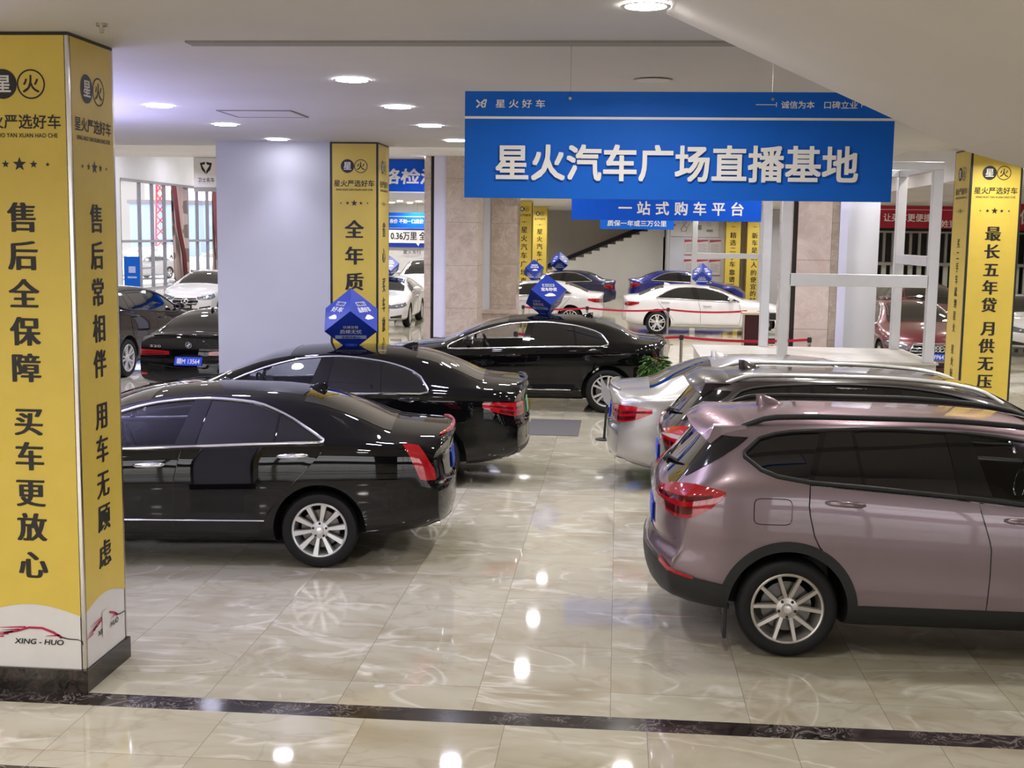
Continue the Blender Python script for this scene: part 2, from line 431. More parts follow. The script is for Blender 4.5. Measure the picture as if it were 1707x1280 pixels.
# ------------------------------------------------------------------ lettering
_tc = {}
def glyphs(s, bold=0.0):
    key = (s, bold)
    if key in _tc: return _tc[key]
    cu = bpy.data.curves.new('t', 'FONT'); cu.body = s
    cu.size = 1.0; cu.resolution_u = 3; cu.offset = bold
    cu.align_x = 'CENTER'; cu.align_y = 'CENTER'
    cu.fill_mode = 'FRONT'
    o = bpy.data.objects.new('t', cu); COL.objects.link(o)
    dg = bpy.context.evaluated_depsgraph_get()
    me = bpy.data.meshes.new_from_object(o.evaluated_get(dg))
    vs = [tuple(v.co) for v in me.vertices]; fs = [list(p.vertices) for p in me.polygons]
    bpy.data.objects.remove(o); bpy.data.curves.remove(cu); bpy.data.meshes.remove(me)
    _tc[key] = (vs, fs); return vs, fs
class Sheet:
    """lettering laid out on one plane: origin, right, up"""
    def __init__(self, origin, right, up):
        self.o = Vector(origin); self.r = Vector(right).normalized(); self.u = Vector(up).normalized()
        self.n = self.r.cross(self.u); self.mb = MB()
    def pt(self, x, y, d=0.): return self.o + self.r*x + self.u*y + self.n*d
    def text(self, s, x, y, h, w=None, bold=.012, heavy=0., d=.003, mi=0, slant=0.):
        vs, fs = glyphs(s)
        if not vs: return self
        xs = [v[0] for v in vs]; ys = [v[1] for v in vs]
        cx = (min(xs)+max(xs))/2
        cy = (min(ys)+max(ys))/2 if len(s) > 1 else 0.0
        if len(s) == 1: cy = self._cy()
        sx = h if w is None else w/(max(xs)-min(xs))
        if heavy: offs = ((-heavy, -.008), (-heavy*.4, .008), (heavy*.4, -.008), (heavy, .008))
        elif bold >= .012: q = bold*.62; offs = ((-q, -q), (q, -q), (-q, q), (q, q))
        else: offs = ((0, 0),)
        for k, (ox, oy) in enumerate(offs):
            self.mb.add([self.pt(x+(v[0]-cx)*sx+ox*h+(v[1]-cy)*h*slant, y+(v[1]-cy+oy)*h, d+.0002*k) for v in vs], fs, mi)
        return self
    def _cy(self):
        vs, fs = glyphs('国'); ys = [v[1] for v in vs]; return (min(ys)+max(ys))/2
    def column(self, s, x, ys, h, w=None, **k):
        for c, y in zip(s, ys):
            if c != ' ': 
                self.text(c, x, y, h, **k)
        return self
    def rect(self, x0, x1, y0, y1, d=.002, mi=0):
        self.mb.add([self.pt(x0,y0,d), self.pt(x1,y0,d), self.pt(x1,y1,d), self.pt(x0,y1,d)], [(0,1,2,3)], mi); return self
    def poly(self, pts, d=.002, mi=0):
        self.mb.add([self.pt(x,y,d) for x,y in pts], [tuple(range(len(pts)))], mi); return self
    def star(self, x, y, r, d=.003, mi=0):
        p = []
        for k in range(10):
            a = PI/2 + k*PI/5; q = r if k % 2 == 0 else r*.42
            p.append((x+q*math.cos(a), y+q*math.sin(a)))
        vs = [self.pt(x, y, d)] + [self.pt(a, b, d) for a, b in p]
        self.mb.add(vs, [(0, 1+k, 1+(k+1) % 10) for k in range(10)], mi); return self
    def disc(self, x, y, r, d=.003, mi=0, n=32):
        return self.poly([(x+r*math.cos(2*PI*k/n), y+r*math.sin(2*PI*k/n)) for k in range(n)], d, mi)
    def ring(self, x, y, r0, r1, d=.003, mi=0, n=32, a0=0, a1=2*PI):
        vs = []; fs = []
        for k in range(n+1):
            a = a0+(a1-a0)*k/n
            vs += [self.pt(x+r0*math.cos(a), y+r0*math.sin(a), d), self.pt(x+r1*math.cos(a), y+r1*math.sin(a), d)]
        for k in range(n): fs.append((2*k, 2*k+1, 2*k+3, 2*k+2))
        self.mb.add(vs, fs, mi); return self
    def stroke(self, pts, w0, w1=None, d=.003, mi=0):
        w1 = w0 if w1 is None else w1; n = len(pts); vs = []; fs = []
        for i, (x, y) in enumerate(pts):
            a = pts[max(0, i-1)]; b = pts[min(n-1, i+1)]
            t = Vector((b[0]-a[0], b[1]-a[1])); t.normalize()
            wd = (w0+(w1-w0)*i/(n-1))/2
            vs += [self.pt(x-t.y*wd, y+t.x*wd, d), self.pt(x+t.y*wd, y-t.x*wd, d)]
        for i in range(n-1): fs.append((2*i, 2*i+1, 2*i+3, 2*i+2))
        self.mb.add(vs, fs, mi); return self
    def build(self, name, mats, parent): return self.mb.build(name, mats, parent)

# ------------------------------------------------------------------ cars
def W(mb, name, mats, parent, **k):
    """link a mesh given in world coordinates under parent (root Empty may stand anywhere, unrotated)"""
    r_ = parent
    while r_.parent is not None: r_ = r_.parent
    return mb.build(name, mats, parent, shift=tuple(-q for q in r_.location), **k)

SEDAN = dict(
    knots=(0, .97, 3.83, 4.73), hw=.905,
    top=[(0,1.05),(.04,1.085),(.22,1.105),(.45,1.13),(.75,1.265),(1.1,1.385),(1.5,1.425),(1.9,1.43),(2.3,1.41),(2.65,1.345),(3.0,1.205),(3.4,1.03),(3.7,.985),(4.2,.91),(4.55,.80),(4.73,.66)],
    belt=[(0,.97),(.3,1.035),(.95,1.05),(1.5,1.035),(2.1,1.01),(2.7,.985),(3.3,.96),(3.8,.89),(4.4,.76),(4.73,.60)],
    wtop=[(0,.62),(.45,.62),(.9,.565),(1.3,.55),(2.2,.57),(2.7,.60),(3.3,.68),(3.8,.67),(4.4,.60),(4.73,.48)],
    crown=[(0,.025),(.45,.035),(1.2,.065),(2.5,.065),(3.3,.035),(4.73,.05)],
    bot=[(0,.36),(.15,.30),(.5,.235),(1.4,.175),(3.4,.175),(4.4,.2),(4.73,.26)],
    rear=[(.25,.10),(.36,.03),(.45,0),(.66,.0),(.72,.03),(.9,.045),(1.08,.0)],
    front=[(.2,.10),(.35,.01),(.5,0),(.62,.03),(.7,.1)],
    rk=.17, fk=.30,
    up=[(.94,1.058),(1.1,1.148),(1.28,1.238),(1.56,1.325),(1.93,1.348),(2.3,1.32),(2.65,1.235),(3.0,1.09),(3.22,.985)],
    lo=[(.94,1.055),(1.5,1.037),(2.1,1.008),(2.65,.985),(3.22,.975)],
    wins=[(.94,1.335,.94,1.315,'p'),(1.35,1.98,1.33,1.90,'p'),(2.15,3.22,2.04,3.22,'l')],
    wscreen=(2.42,3.36), rglass=(.47,1.14),
    rdoor=dict(top=(.93,2.085), pts=[(1.0,.93),(.80,1.10),(.60,1.285),(.45,1.40),(.30,1.47)]),
    bpillar=[(1.0,2.085),(.75,2.15),(.30,2.17)], fdoor_front=[(.95,3.20),(.6,3.28),(.30,3.22)],
    handles=[(1.06,.945),(2.22,.862)], mirror=(2.98,1.02), rw=.318, wz=.318,
    tail=[(.60,.74,1.04),(.66,.73,1.06),(.72,.73,1.065),(.80,.80,1.06)],
    head=[(.30,.60,.68),(.5,.6,.72),(.75,.63,.78),(.95,.70,.79)],
    plate_r=.80, plate_f=.42, grille=(.36,.40,.64),
)
SUV = dict(
    knots=(0, .915, 3.695, 4.56), hw=.912,
    top=[(0,.78),(.02,.98),(.06,1.06),(.12,1.12),(.28,1.30),(.42,1.455),(.52,1.525),(.75,1.563),(1.2,1.578),(1.8,1.578),(2.4,1.55),(2.8,1.475),(3.2,1.30),(3.55,1.10),(3.9,1.055),(4.3,.96),(4.5,.82),(4.56,.70)],
    belt=[(0,.70),(.05,.97),(.12,1.07),(.5,1.17),(1.0,1.18),(1.5,1.15),(2.1,1.11),(2.7,1.075),(3.4,1.03),(4.0,.93),(4.4,.78),(4.56,.62)],
    wtop=[(0,.66),(.15,.66),(.45,.60),(.7,.60),(2.2,.61),(3.0,.64),(3.5,.70),(4.2,.66),(4.56,.52)],
    crown=[(0,.02),(.3,.035),(.6,.06),(2.5,.06),(3.5,.035),(4.56,.05)],
    bot=[(0,.36),(.15,.31),(.45,.27),(1.4,.19),(3.2,.19),(4.2,.24),(4.56,.3)],
    rear=[(.3,.09),(.42,.02),(.52,0),(.62,.0),(.70,.045),(.85,.04),(.95,.03),(1.08,.0)],
    front=[(.25,.10),(.4,.01),(.55,0),(.7,.02),(.85,.07)],
    rk=.20, fk=.30,
    up=[(.615,1.335),(.68,1.40),(.78,1.438),(.92,1.462),(1.15,1.477),(1.6,1.492),(1.95,1.485),(2.4,1.445),(2.8,1.35),(3.1,1.215),(3.3,1.085)],
    lo=[(.615,1.325),(.69,1.265),(.78,1.222),(1.04,1.185),(1.5,1.155),(2.09,1.112),(2.4,1.082),(3.3,1.05)],
    wins=[(.625,1.015,.625,1.115,'p'),(1.055,1.365,1.16,1.315,'p'),(1.39,1.98,1.34,1.93,'p'),(2.19,3.28,2.08,3.28,'l')],
    wscreen=(2.55,3.50), rglass=(.135,.435),
    rdoor=dict(top=(1.03,2.10), pts=[(1.16,1.03),(1.0,1.025),(.80,1.075),(.60,1.22),(.47,1.335),(.37,1.36)]),
    bpillar=[(1.06,2.10),(.80,2.185),(.60,2.19),(.37,2.18)], fdoor_front=[(1.0,3.22),(.6,3.28),(.37,3.25)],
    handles=[(1.13,1.055),(2.26,.975)], mirror=(2.98,1.09), rw=.332, wz=.332,
    tail=[(.40,.96,1.045),(.55,.925,1.09),(.70,.905,1.12),(.80,.915,1.13),(.90,.985,1.12),(.975,1.085,1.10)],
    head=[(.40,.68,.80),(.6,.68,.84),(.8,.72,.87),(.95,.80,.87)],
    plate_r=.80, plate_f=.48, grille=(.36,.50,.74), fin_dx=.42, fin_k=1.25,
)

def remap(S, L, ro, wb, H=None, hw=None, rw=None, **over):
    """the same body family stretched to another length, overhang, wheelbase and height"""
    k0 = S['knots']; k1 = (0, ro, ro+wb, L)
    fx = lambda x: float(np.interp(x, k0, k1))
    H0 = max(z for x, z in S['top']); kz = (H/H0) if H else 1.
    D = dict(S); D['knots'] = k1
    for k in ('top','belt','bot'): D[k] = [(fx(x), z*kz) for x, z in S[k]]
    for k in ('wtop','crown'): D[k] = [(fx(x), z) for x, z in S[k]]
    for k in ('rear','front'): D[k] = [(z*kz, d) for z, d in S[k]]
    for k in ('up','lo'): D[k] = [(fx(x), z*kz) for x, z in S[k]]
    D['wins'] = [tuple(fx(q) for q in w_[:4])+(w_[4],) for w_ in S['wins']]
    D['wscreen'] = tuple(fx(q) for q in S['wscreen']); D['rglass'] = tuple(fx(q) for q in S['rglass'])
    D['rdoor'] = dict(top=tuple(fx(q) for q in S['rdoor']['top']), pts=[(z*kz, fx(x)) for z, x in S['rdoor']['pts']])
    D['bpillar'] = [(z*kz, fx(x)) for z, x in S['bpillar']]; D['fdoor_front'] = [(z*kz, fx(x)) for z, x in S['fdoor_front']]
    D['handles'] = [(fx(x), z*kz) for x, z in S['handles']]
    D['mirror'] = (fx(S['mirror'][0]), S['mirror'][1]*kz)
    D['tail'] = [(s, a*kz, b*kz) for s, a, b in S['tail']]; D['head'] = [(s, a*kz, b*kz) for s, a, b in S['head']]
    D['plate_r'] = S['plate_r']*kz
    if hw:
        q = hw/S['hw']; D['hw'] = hw; D['wtop'] = [(x, y*q) for x, y in D['wtop']]
        D['tail'] = [(s+(hw-S['hw']), a, b) for s, a, b in D['tail']]; D['head'] = [(s+(hw-S['hw']), a, b) for s, a, b in D['head']]
    if rw: D['rw'] = rw; D['wz'] = rw
    D.update(over); return D

class Car:
    def __init__(self, S, quality=1.0):
        self.S = S; self.L = S['knots'][3]; self.q = quality
        self.top = curve(S['top']); self.belt = curve(S['belt']); self.wtop = curve(S['wtop'])
        self.crown = curve(S['crown']); self.bot = curve(S['bot'])
        self.rf = curve(S['rear']); self.ff = curve(S['front'])
        self.up = curve(S['up']); self.lo = lin(S['lo'])
    def planw(self, X):
        return 1 - .09*max(0, 1-X/.6)**2 - .15*max(0, 1-(self.L-X)/.9)**2
    def off(self, X, y, z):
        S = self.S; hw = S['hw']; a = (abs(y)/hw)
        x = X + (self.rf(z)+S['rk']*a**2.6)*max(0, 1-X/.85)**2
        x -= (self.ff(z)+S['fk']*a**2.4)*max(0, 1-(self.L-X)/1.25)**2
        return x
    def ring(self, X):
        S = self.S; pw = self.planw(X); Wd = S['hw']*pw
        zt = self.top(X); zb = min(self.belt(X), zt-.02); wt = min(self.wtop(X), Wd-.03); cr = min(self.crown(X), (zt-zb)*.7+.01)
        wb = Wd-.035; zo = min(self.bot(X), zb-.12); P = []
        nA, nB, nC = (12, 10, 18) if self.q >= 1 else (8, 6, 12)
        for i in range(nA):
            t = i/nA; P.append((wt*t, zt-cr*t**2.4))
        z0 = zt-cr
        for i in range(nB):
            t = i/nB; bul = .014*math.sin(PI*t)*min(1, max(0, z0-zb)/.3)
            P.append((wt+(wb-wt)*t+bul, z0+(zb-z0)*t))
        prof = [(0,.035),(.06,.016),(.13,.005),(.24,0),(.42,.002),(.58,.012),(.70,.012),(.82,.018),(.93,.045),(1.0,.12)]
        fy = curve(prof)
        for i in range(nC+1):
            t = i/nC; P.append((Wd-fy(t), zb-(zb-zo)*t))
        for i in range(1, 5): P.append(((Wd-.12)*(1-i/4), zo))
        for _ in range(2):
            Q = P[:]
            for j in range(1, len(P)-1):
                Q[j] = (.25*P[j-1][0]+.5*P[j][0]+.25*P[j+1][0], .25*P[j-1][1]+.5*P[j][1]+.25*P[j+1][1])
            P = Q
        return P
    def shell(self):
        L = self.L; st = 0.065 if self.q >= 1 else .12
        ends = [0, .012, .03, .055, .09, .13, .18, .23]
        Xs = ends[:]; x = .23
        while x < L-.3: x += st; Xs.append(x)
        Xs = [q for q in Xs if q < L-.27] + [L-e for e in reversed(ends)]
        vs = []; fs = []
        def add_ring(P, X):
            idx = []
            full = [(y, z) for y, z in P] + [(-y, z) for y, z in reversed(P[1:-1])]
            for y, z in full:
                idx.append(len(vs)); vs.append((self.off(X, y, z), y, z))
            return idx
        rings = []
        def cap(X, ts):
            P = self.ring(X); zc = (P[0][1]+P[-1][1])/2; out = []
            for t in ts: out.append([(y*t, zc+(z-zc)*t) for y, z in P])
            return out, zc
        cp, zc0 = cap(Xs[0], (.08,.3,.5,.68,.83,.94))
        for P in cp: rings.append(add_ring(P, Xs[0]))
        for X in Xs: rings.append(add_ring(self.ring(X), X))
        cp, zc1 = cap(Xs[-1], (.94,.83,.68,.5,.3,.08))
        for P in cp: rings.append(add_ring(P, Xs[-1]))
        n = len(rings[0])
        for a, b in zip(rings, rings[1:]):
            for k in range(n): fs.append((a[k], a[(k+1) % n], b[(k+1) % n], b[k]))
        fs.append(tuple(reversed(rings[0]))); fs.append(tuple(rings[-1]))
        bm = bmesh.new(); bv = [bm.verts.new(v) for v in vs]
        for f in fs: bm.faces.new([bv[i] for i in f])
        bmesh.ops.recalc_face_normals(bm, faces=bm.faces[:])
        return bm
    # --- rays onto the shell
    def hit(self, o, d):
        p, n, i, t = self.bvh.ray_cast(Vector(o), Vector(d))
        if p is None: p, n, i, t = self.bvh.find_nearest(Vector(o)+Vector(d)*2.2)
        if n.dot(Vector(d)) > 0: n = -n
        return p, n
    def side(self, x, z, s=1): return self.hit((x, 3*s, z), (0, -s, 0))
    def over(self, x, y): return self.hit((x, y, 4), (0, 0, -1))
    def wrap(self, s, z, rear=True):
        hw = self.S['hw']; ya = hw-.55; sg = 1 if s >= 0 else -1; a = abs(s)
        xa = .75 if rear else self.L-.80; e = -1 if rear else 1
        if a <= ya: return self.hit((xa+e*3, s, z), (-e, 0, 0))
        ph = (a-ya)/.55; d = Vector((e*math.cos(ph), sg*math.sin(ph), 0))
        return self.hit(Vector((xa, sg*ya, z))+d*3, -d)

def patch(car, fn, nu, nv, off, skirt, name, mt, parent, smooth=40, u_rng=(0,1), v_rng=(0,1)):
    """a panel lying on the shell: fn(u,v) -> (point, normal)"""
    g = []
    for i in range(nu+1):
        for j in range(nv+1):
            p, n = fn(u_rng[0]+(u_rng[1]-u_rng[0])*i/nu, v_rng[0]+(v_rng[1]-v_rng[0])*j/nv); g.append((p, n))
    id_ = lambda i, j: i*(nv+1)+j
    vs = [p+n*off for p, n in g]; fs = []
    for i in range(nu):
        for j in range(nv): fs.append((id_(i,j), id_(i+1,j), id_(i+1,j+1), id_(i,j+1)))
    bo = [(i, 0) for i in range(nu)] + [(nu, j) for j in range(nv)] + [(i, nv) for i in range(nu, 0, -1)] + [(0, j) for j in range(nv, 0, -1)]
    if skirt:
        k0 = len(vs)
        for i, j in bo:
            p, n = g[id_(i, j)]; vs.append(p+n*(off-skirt))
        K = len(bo)
        for k in range(K):
            a = id_(*bo[k]); b = id_(*bo[(k+1) % K]); fs.append((a, k0+k, k0+(k+1) % K, b))
    # consistent outward orientation
    c = 0
    for f in fs[:nu*nv]:
        a, b, d = Vector(vs[f[0]]), Vector(vs[f[1]]), Vector(vs[f[2]])
        c += 1 if (b-a).cross(d-a).dot(g[f[0]][1]) > 0 else -1
    if c < 0: fs = [tuple(reversed(f)) for f in fs]
    mb = MB(); mb.add(vs, fs)
    car.outline = [g[id_(*q)] for q in bo]
    return mb.build(name, mt, parent, smooth=smooth, shift=(-car.L/2, 0, 0))

def make_wheel(car, x, sgn, parent, style, alloy, q):
    S = car.S; rw = S['rw']; hw = S['hw']; yo = (hw-.012)*sgn; zc = S['wz']
    ax = (0, sgn, 0); o = (x-car.L/2, yo, zc); nn = 48 if q else 28
    rr = rw*.715
    t = MB().lathe([(rr-.005,-.02),(rr+.008,-.006),(rw*.86,.0),(rw*.945,-.008),(rw-.008,-.03),(rw,-.055),(rw,-.165),(rw-.012,-.195),(rw*.86,-.215),(rr,-.205)], o, ax, nn)
    ty = t.build('wheel', M['tyre'], parent, smooth=50)
    r_ = MB().lathe([(rr+.004,-.014),(rr-.006,-.008),(rr-.016,-.012),(rr-.02,-.03),(rr-.03,-.10),(rr-.03,-.20)], o, ax, nn)
    u = Vector((1,0,0)); v = Vector((0,0,1)); A = Vector(ax); O = Vector(o)
    def spoke(ang, wi, wo, r0, r1, skew=0., d0=-.03, d1=-.014, th=.028):
        c, s = math.cos(ang), math.sin(ang); rad = u*c+v*s; ang2 = ang+skew; rad2 = u*math.cos(ang2)+v*math.sin(ang2)
        ta = u*-s+v*c; ta2 = u*-math.sin(ang2)+v*math.cos(ang2); vs = []; K = 4
        for k in range(K+1):
            f = k/K; p = rad*r0*(1-f)+rad2*r1*f; tt = (ta*(1-f)+ta2*f).normalized(); wd = (wi+(wo-wi)*f)/2; d = d0+(d1-d0)*f
            for sy, dd in ((-1,-th),(-.75,0),(.75,0),(1,-th)): vs.append(O+p+tt*wd*sy+A*(d+dd))
        fs = []
        for k in range(K):
            a = 4*k; b = a+4
            for j in range(4): fs.append((a+j, a+(j+1) % 4, b+(j+1) % 4, b+j))
        fs += [(0,1,2,3), tuple(4*K+j for j in (3,2,1,0))]
        r_.add(vs, fs)
    rt = rr-.012
    a0 = PI/2
    if style == 'ten':           # ten broad paired spokes
        for k in range(10): spoke(a0+.17+k*PI/5, .030, .056, .055, rt, .0)
    elif style == 'vten':        # five pairs that meet at the hub
        for k in range(5):
            b = a0-.05+k*2*PI/5
            spoke(b-.10, .034, .030, .05, rt, -.22); spoke(b+.10, .034, .030, .05, rt, .22)
    elif style == 'five2':       # five double spokes
        for k in range(5):
            b = a0+.3+k*2*PI/5
            spoke(b-.14, .036, .04, .05, rt, -.06); spoke(b+.14, .036, .04, .05, rt, .06)
    elif style == 'five':
        for k in range(5):
            b = a0+k*2*PI/5
            spoke(b-.05, .06, .035, .05, rt, -.14); spoke(b+.05, .06, .035, .05, rt, .14)
    else:
        for k in range(12): spoke(a0+k*PI/6, .022, .022, .05, rt)
    r_.lathe([(.0,-.012),(.032,-.012),(.036,-.018),(.07,-.026),(.078,-.05),(.078,-.08)], o, ax, 24)
    rim = r_.build('rim', alloy, ty, smooth=35)
    if q:
        lg = MB()
        for k in range(5):
            a = a0+k*2*PI/5+(.0 if style != 'vten' else .63)
            lg.lathe([(0,-.012),(.009,-.012),(.011,-.03)], O+(u*math.cos(a)+v*math.sin(a))*.056+A*0, ax, 8)
        lg.build('lug_nuts', M['plastic'], ty, smooth=40)
        MB().lathe([(0,-.008),(.024,-.009),(.028,-.014)], o, ax, 20).build('hub_cap', M['chrome'], ty, smooth=40)
    MB().lathe([(.02,-.09),(rw*.50,-.09),(rw*.50,-.11),(.02,-.11)], o, ax, 28).build('brake_disc', M['disc'], ty, smooth=40)
    return ty

def boolean(o, cutter):
    md = o.modifiers.new('cut', 'BOOLEAN'); md.operation = 'DIFFERENCE'; md.solver = 'EXACT'; md.object = cutter
    dg = bpy.context.evaluated_depsgraph_get()
    me = bpy.data.meshes.new_from_object(o.evaluated_get(dg))
    o.modifiers.remove(md)
    old = o.data; o.data = me; bpy.data.meshes.remove(old)
    cm = cutter.data; bpy.data.objects.remove(cutter); bpy.data.meshes.remove(cm)

def roundel(mb_sheet, x, y, r):
    mb_sheet.disc(x, y, r, .002, 0); mb_sheet.ring(x, y, r*.92, r, .003, 1)
    for k in range(4):
        a = k*PI/2; pts = [(x, y)] + [(x+r*.6*math.cos(a+t*PI/12), y+r*.6*math.sin(a+t*PI/12)) for t in range(7)]
        mb_sheet.poly(pts, .0035, 1 if k % 2 == 0 else 2)

def make_car(name, label, cat, S, loc, heading, paint, wheel='five', alloy=None, q=True, see=False, trim='chrome', group=None,
             plate=None, extras=(), rear_detail=True, front_detail=False, door_panels=True, grille_bars='h', tail_mat=None):
    """loc: ground point under the middle of the REAR bumper; heading: direction the nose points, degrees from +X"""
    car = Car(S, 1.0 if q else .6); L = car.L; hw = S['hw']; xr, xf = S['knots'][1], S['knots'][2]
    hd = R(heading); cx = loc[0]+math.cos(hd)*L/2; cy = loc[1]+math.sin(hd)*L/2
    root = thing(name, label, cat, (cx, cy, loc[2] if len(loc) > 2 else 0), hd, group)
    bm = car.shell(); car.bvh = BVHTree.FromBMesh(bm)
    me = bpy.data.meshes.new('body'); bm.to_mesh(me); bm.free()
    me.materials.append(paint); me.materials.append(M['interior'])
    body = bpy.data.objects.new('body', me); COL.objects.link(body)
    sh = (-L/2, 0, 0)
    # wheel arches
    ra = S['rw']*1.0+.062; cut = MB()
    for x in (xr, xf):
        for s in (1, -1):
            cut.lathe([(0,-.34),(ra,-.34),(ra,.3),(0,.3)], (x, (hw-.06)*s, S['wz']+.005), (0, s, 0), 44)
    def cutter(mb):
        co = mb.build('cutter', [paint, M['interior']]); bm2 = bmesh.new(); bm2.from_mesh(co.data)
        bmesh.ops.remove_doubles(bm2, verts=bm2.verts[:], dist=1e-5)
        bmesh.ops.recalc_face_normals(bm2, faces=bm2.faces[:])
        for f in bm2.faces: f.material_index = 1
        bm2.to_mesh(co.data); bm2.free(); return co
    boolean(body, cutter(cut))
    # cabin and window openings
    def dlo(u, v, w_):
        xb = w_[0]+(w_[1]-w_[0])*u; xt = w_[2]+(w_[3]-w_[2])*u
        zl = car.lo(xb); zu = max(car.up(xt), zl+.002)
        return xb+(xt-xb)*v, zl+(zu-zl)*v
    if see:
        cab = MB(); X0, X1 = S['rglass'][1]-.1, S['wscreen'][1]-.12; rows = []
        for i in range(17):
            X = X0+(X1-X0)*i/16; zt = car.top(X)-.055; cr_ = car.crown(X); wt = car.wtop(X)-.07; zb = car.belt(X)-.02; wb = hw-.13
            zs = max(zt-cr_, zb+.02); zt = max(zt, zs+.015)
            rows.append([(X,0,zt),(X,wt*.6,zt-.01),(X,min(wt, wb-.02),zs),(X,wb,zb),(X,wb,.45),(X,-wb,.45),(X,-wb,zb),(X,-min(wt, wb-.02),zs),(X,-wt*.6,zt-.01)])
        n = 9; vs = [p for r_ in rows for p in r_]; fs = [tuple(range(n)), tuple(range(16*n+n-1, 16*n-1, -1))]
        for i in range(16):
            for k in range(n): fs.append((i*n+k, (i+1)*n+k, (i+1)*n+(k+1) % n, i*n+(k+1) % n))
        cab.add(vs, fs); boolean(body, cutter(cab))
        pr = MB()
        for w_ in S['wins']:
            if w_[3] < w_[2]+.2: continue
            ol = [dlo(u/8, 0, w_) for u in range(9)] + [dlo(1-u/8, 1, w_) for u in range(9)]
            keep = []
            for p in ol:
                if not keep or (abs(p[0]-keep[-1][0])+abs(p[1]-keep[-1][1])) > .012: keep.append(p)
            if abs(keep[0][0]-keep[-1][0])+abs(keep[0][1]-keep[-1][1]) < .012: keep.pop()
            for s in (1, -1):
                K = len(keep); vs = [(x, .3*s, z) for x, z in keep]+[(x, 1.4*s, z) for x, z in keep]
                pr.add(vs, [tuple(range(K)), tuple(range(2*K-1, K-1, -1))]+[(k, K+k, K+(k+1) % K, (k+1) % K) for k in range(K)])
        boolean(body, cutter(pr))
    me = body.data
    for v in me.vertices: v.co.x -= L/2
    me.shade_smooth(); me.set_sharp_from_angle(angle=R(38))
    body.parent = root
    V = Vector
    # side glass, pillars between the panes, trim around the opening
    sides = (1, -1)
    gaps = []
    W_ = S['wins']
    for a, b in zip(W_, W_[1:]): gaps.append((a[1], b[0], a[3], b[2], 'g'))
    for s in sides:
        for w_ in W_:
            open_ = see and w_[3] >= w_[2]+.2
            mt = {'o': M['clear'], 'l': M['light_tint'], 't': M['tint']}[w_[4]] if open_ and w_[4] in 'tol' else (M['privacy'])
            fn = lambda u, v, w_=w_: car.side(*dlo(u, v, w_), s)
            patch(car, fn, 12 if q else 8, 5, -.004 if open_ else .003, 0, 'side_window', mt, root)
        for g_ in gaps:
            if g_[1]-g_[0] > .005 or g_[3]-g_[2] > .005:
                patch(car, lambda u, v, g_=g_: car.side(*dlo(u, v, g_), s), 3, 6, .004, .006, 'window_pillar', M['gloss_black'], root)
        x0, x1 = S['up'][0][0], S['up'][-1][0]; n = 26
        ol = [(x0+(x1-x0)*i/n, car.up(x0+(x1-x0)*i/n)+.008) for i in range(n+1)] + [(x1-(x1-x0)*i/n, car.lo(x1-(x1-x0)*i/n)-.008) for i in range(n+1)]
        pts = []
        for x, z in ol:
            p, nn = car.side(x, z, s); p = p+nn*.004+V(sh)
            if not pts or (p-pts[-1]).length > .012: pts.append(p)
        tm = M['chrome'] if trim == 'chrome' else M['plastic']
        MB().tube(pts, .0145 if trim == 'chrome' else .016, 6, closed=True).build('window_trim', tm, root, smooth=60)
    # screens
    def screen(X0, X1, k, nm, pane):
        fn = lambda u, v: car.over(X0+(X1-X0)*u, (2*v-1)*(car.wtop(X0+(X1-X0)*u)*k))
        patch(car, fn, 10, 12, .003, .008, nm, pane, root, smooth=60)
    screen(*S['wscreen'], .93, 'windscreen', M['privacy'])
    screen(*S['rglass'], .93, 'rear_window', M['privacy'])
    # doors with dark gaps and handles
    if door_panels:
        lo_z = S['rdoor']['pts'][-1][0]
        rl = lin(sorted((z, x) for z, x in S['rdoor']['pts'])); bp = lin(sorted(S['bpillar'])); ff_ = lin(sorted(S['fdoor_front']))
        ztop = lambda x: min(car.lo(min(max(x, S['lo'][0][0]), S['lo'][-1][0])), car.belt(x)+.05)-.022
        for s in sides:
            for nm, fa, fb, hd_ in (('rear_door', rl, bp, S['handles'][0]), ('front_door', bp, ff_, S['handles'][1])):
                def fn(u, v, fa=fa, fb=fb):
                    zt_ = ztop(fa(.8)+(fb(.8)-fa(.8))*u); z = lo_z+(zt_-lo_z)*v
                    x = fa(z)+(fb(z)-fa(z))*u; return car.side(x, z, s)
                d = patch(car, fn, 14 if q else 8, 12 if q else 6, .0025, .0035, nm, paint, root, smooth=30)
                ol = [p+n*.0015+V(sh) for p, n in car.outline]
                MB().tube(ol, .0042 if q else .005, 5, closed=True).build('door_gap', M['gloss_black'], d, smooth=60)
                p, n_ = car.side(hd_[0], hd_[1], s); p2, _ = car.side(hd_[0]+.25, hd_[1]-.010, s)
                hm = MB(); a = p+V(sh); b = p2+V(sh)
                pts = [a+n_*.006, a+(b-a)*.12+n_*.034, a+(b-a)*.5+n_*.04, a+(b-a)*.88+n_*.034, b+n_*.006]
                hm.tube(pts, [.010,.017,.019,.017,.010], 8, flat=.7)
                hm.build('handle', M['chrome'] if 'chrome_handles' in extras else paint, d, smooth=60)
                if q:
                    c = (a+b)/2; cup = MB()
                    def fc(u, v, h0=hd_): return car.side(h0[0]+.125+math.cos(u*2*PI)*.062*v, h0[1]-.006+math.sin(u*2*PI)*.034*v, s)
                    patch(car, fc, 16, 2, .0035, 0, 'handle_cup', M['gloss_black'] if paint is not M['mauve'] else paint, d)
    # lamps
    tail = S['tail']; lz = lin([(a, b) for a, b, c in tail]); uz = lin([(a, c) for a, b, c in tail])
    tm = tail_mat or M['lens']; lean = S.get('tail_lean', 0)
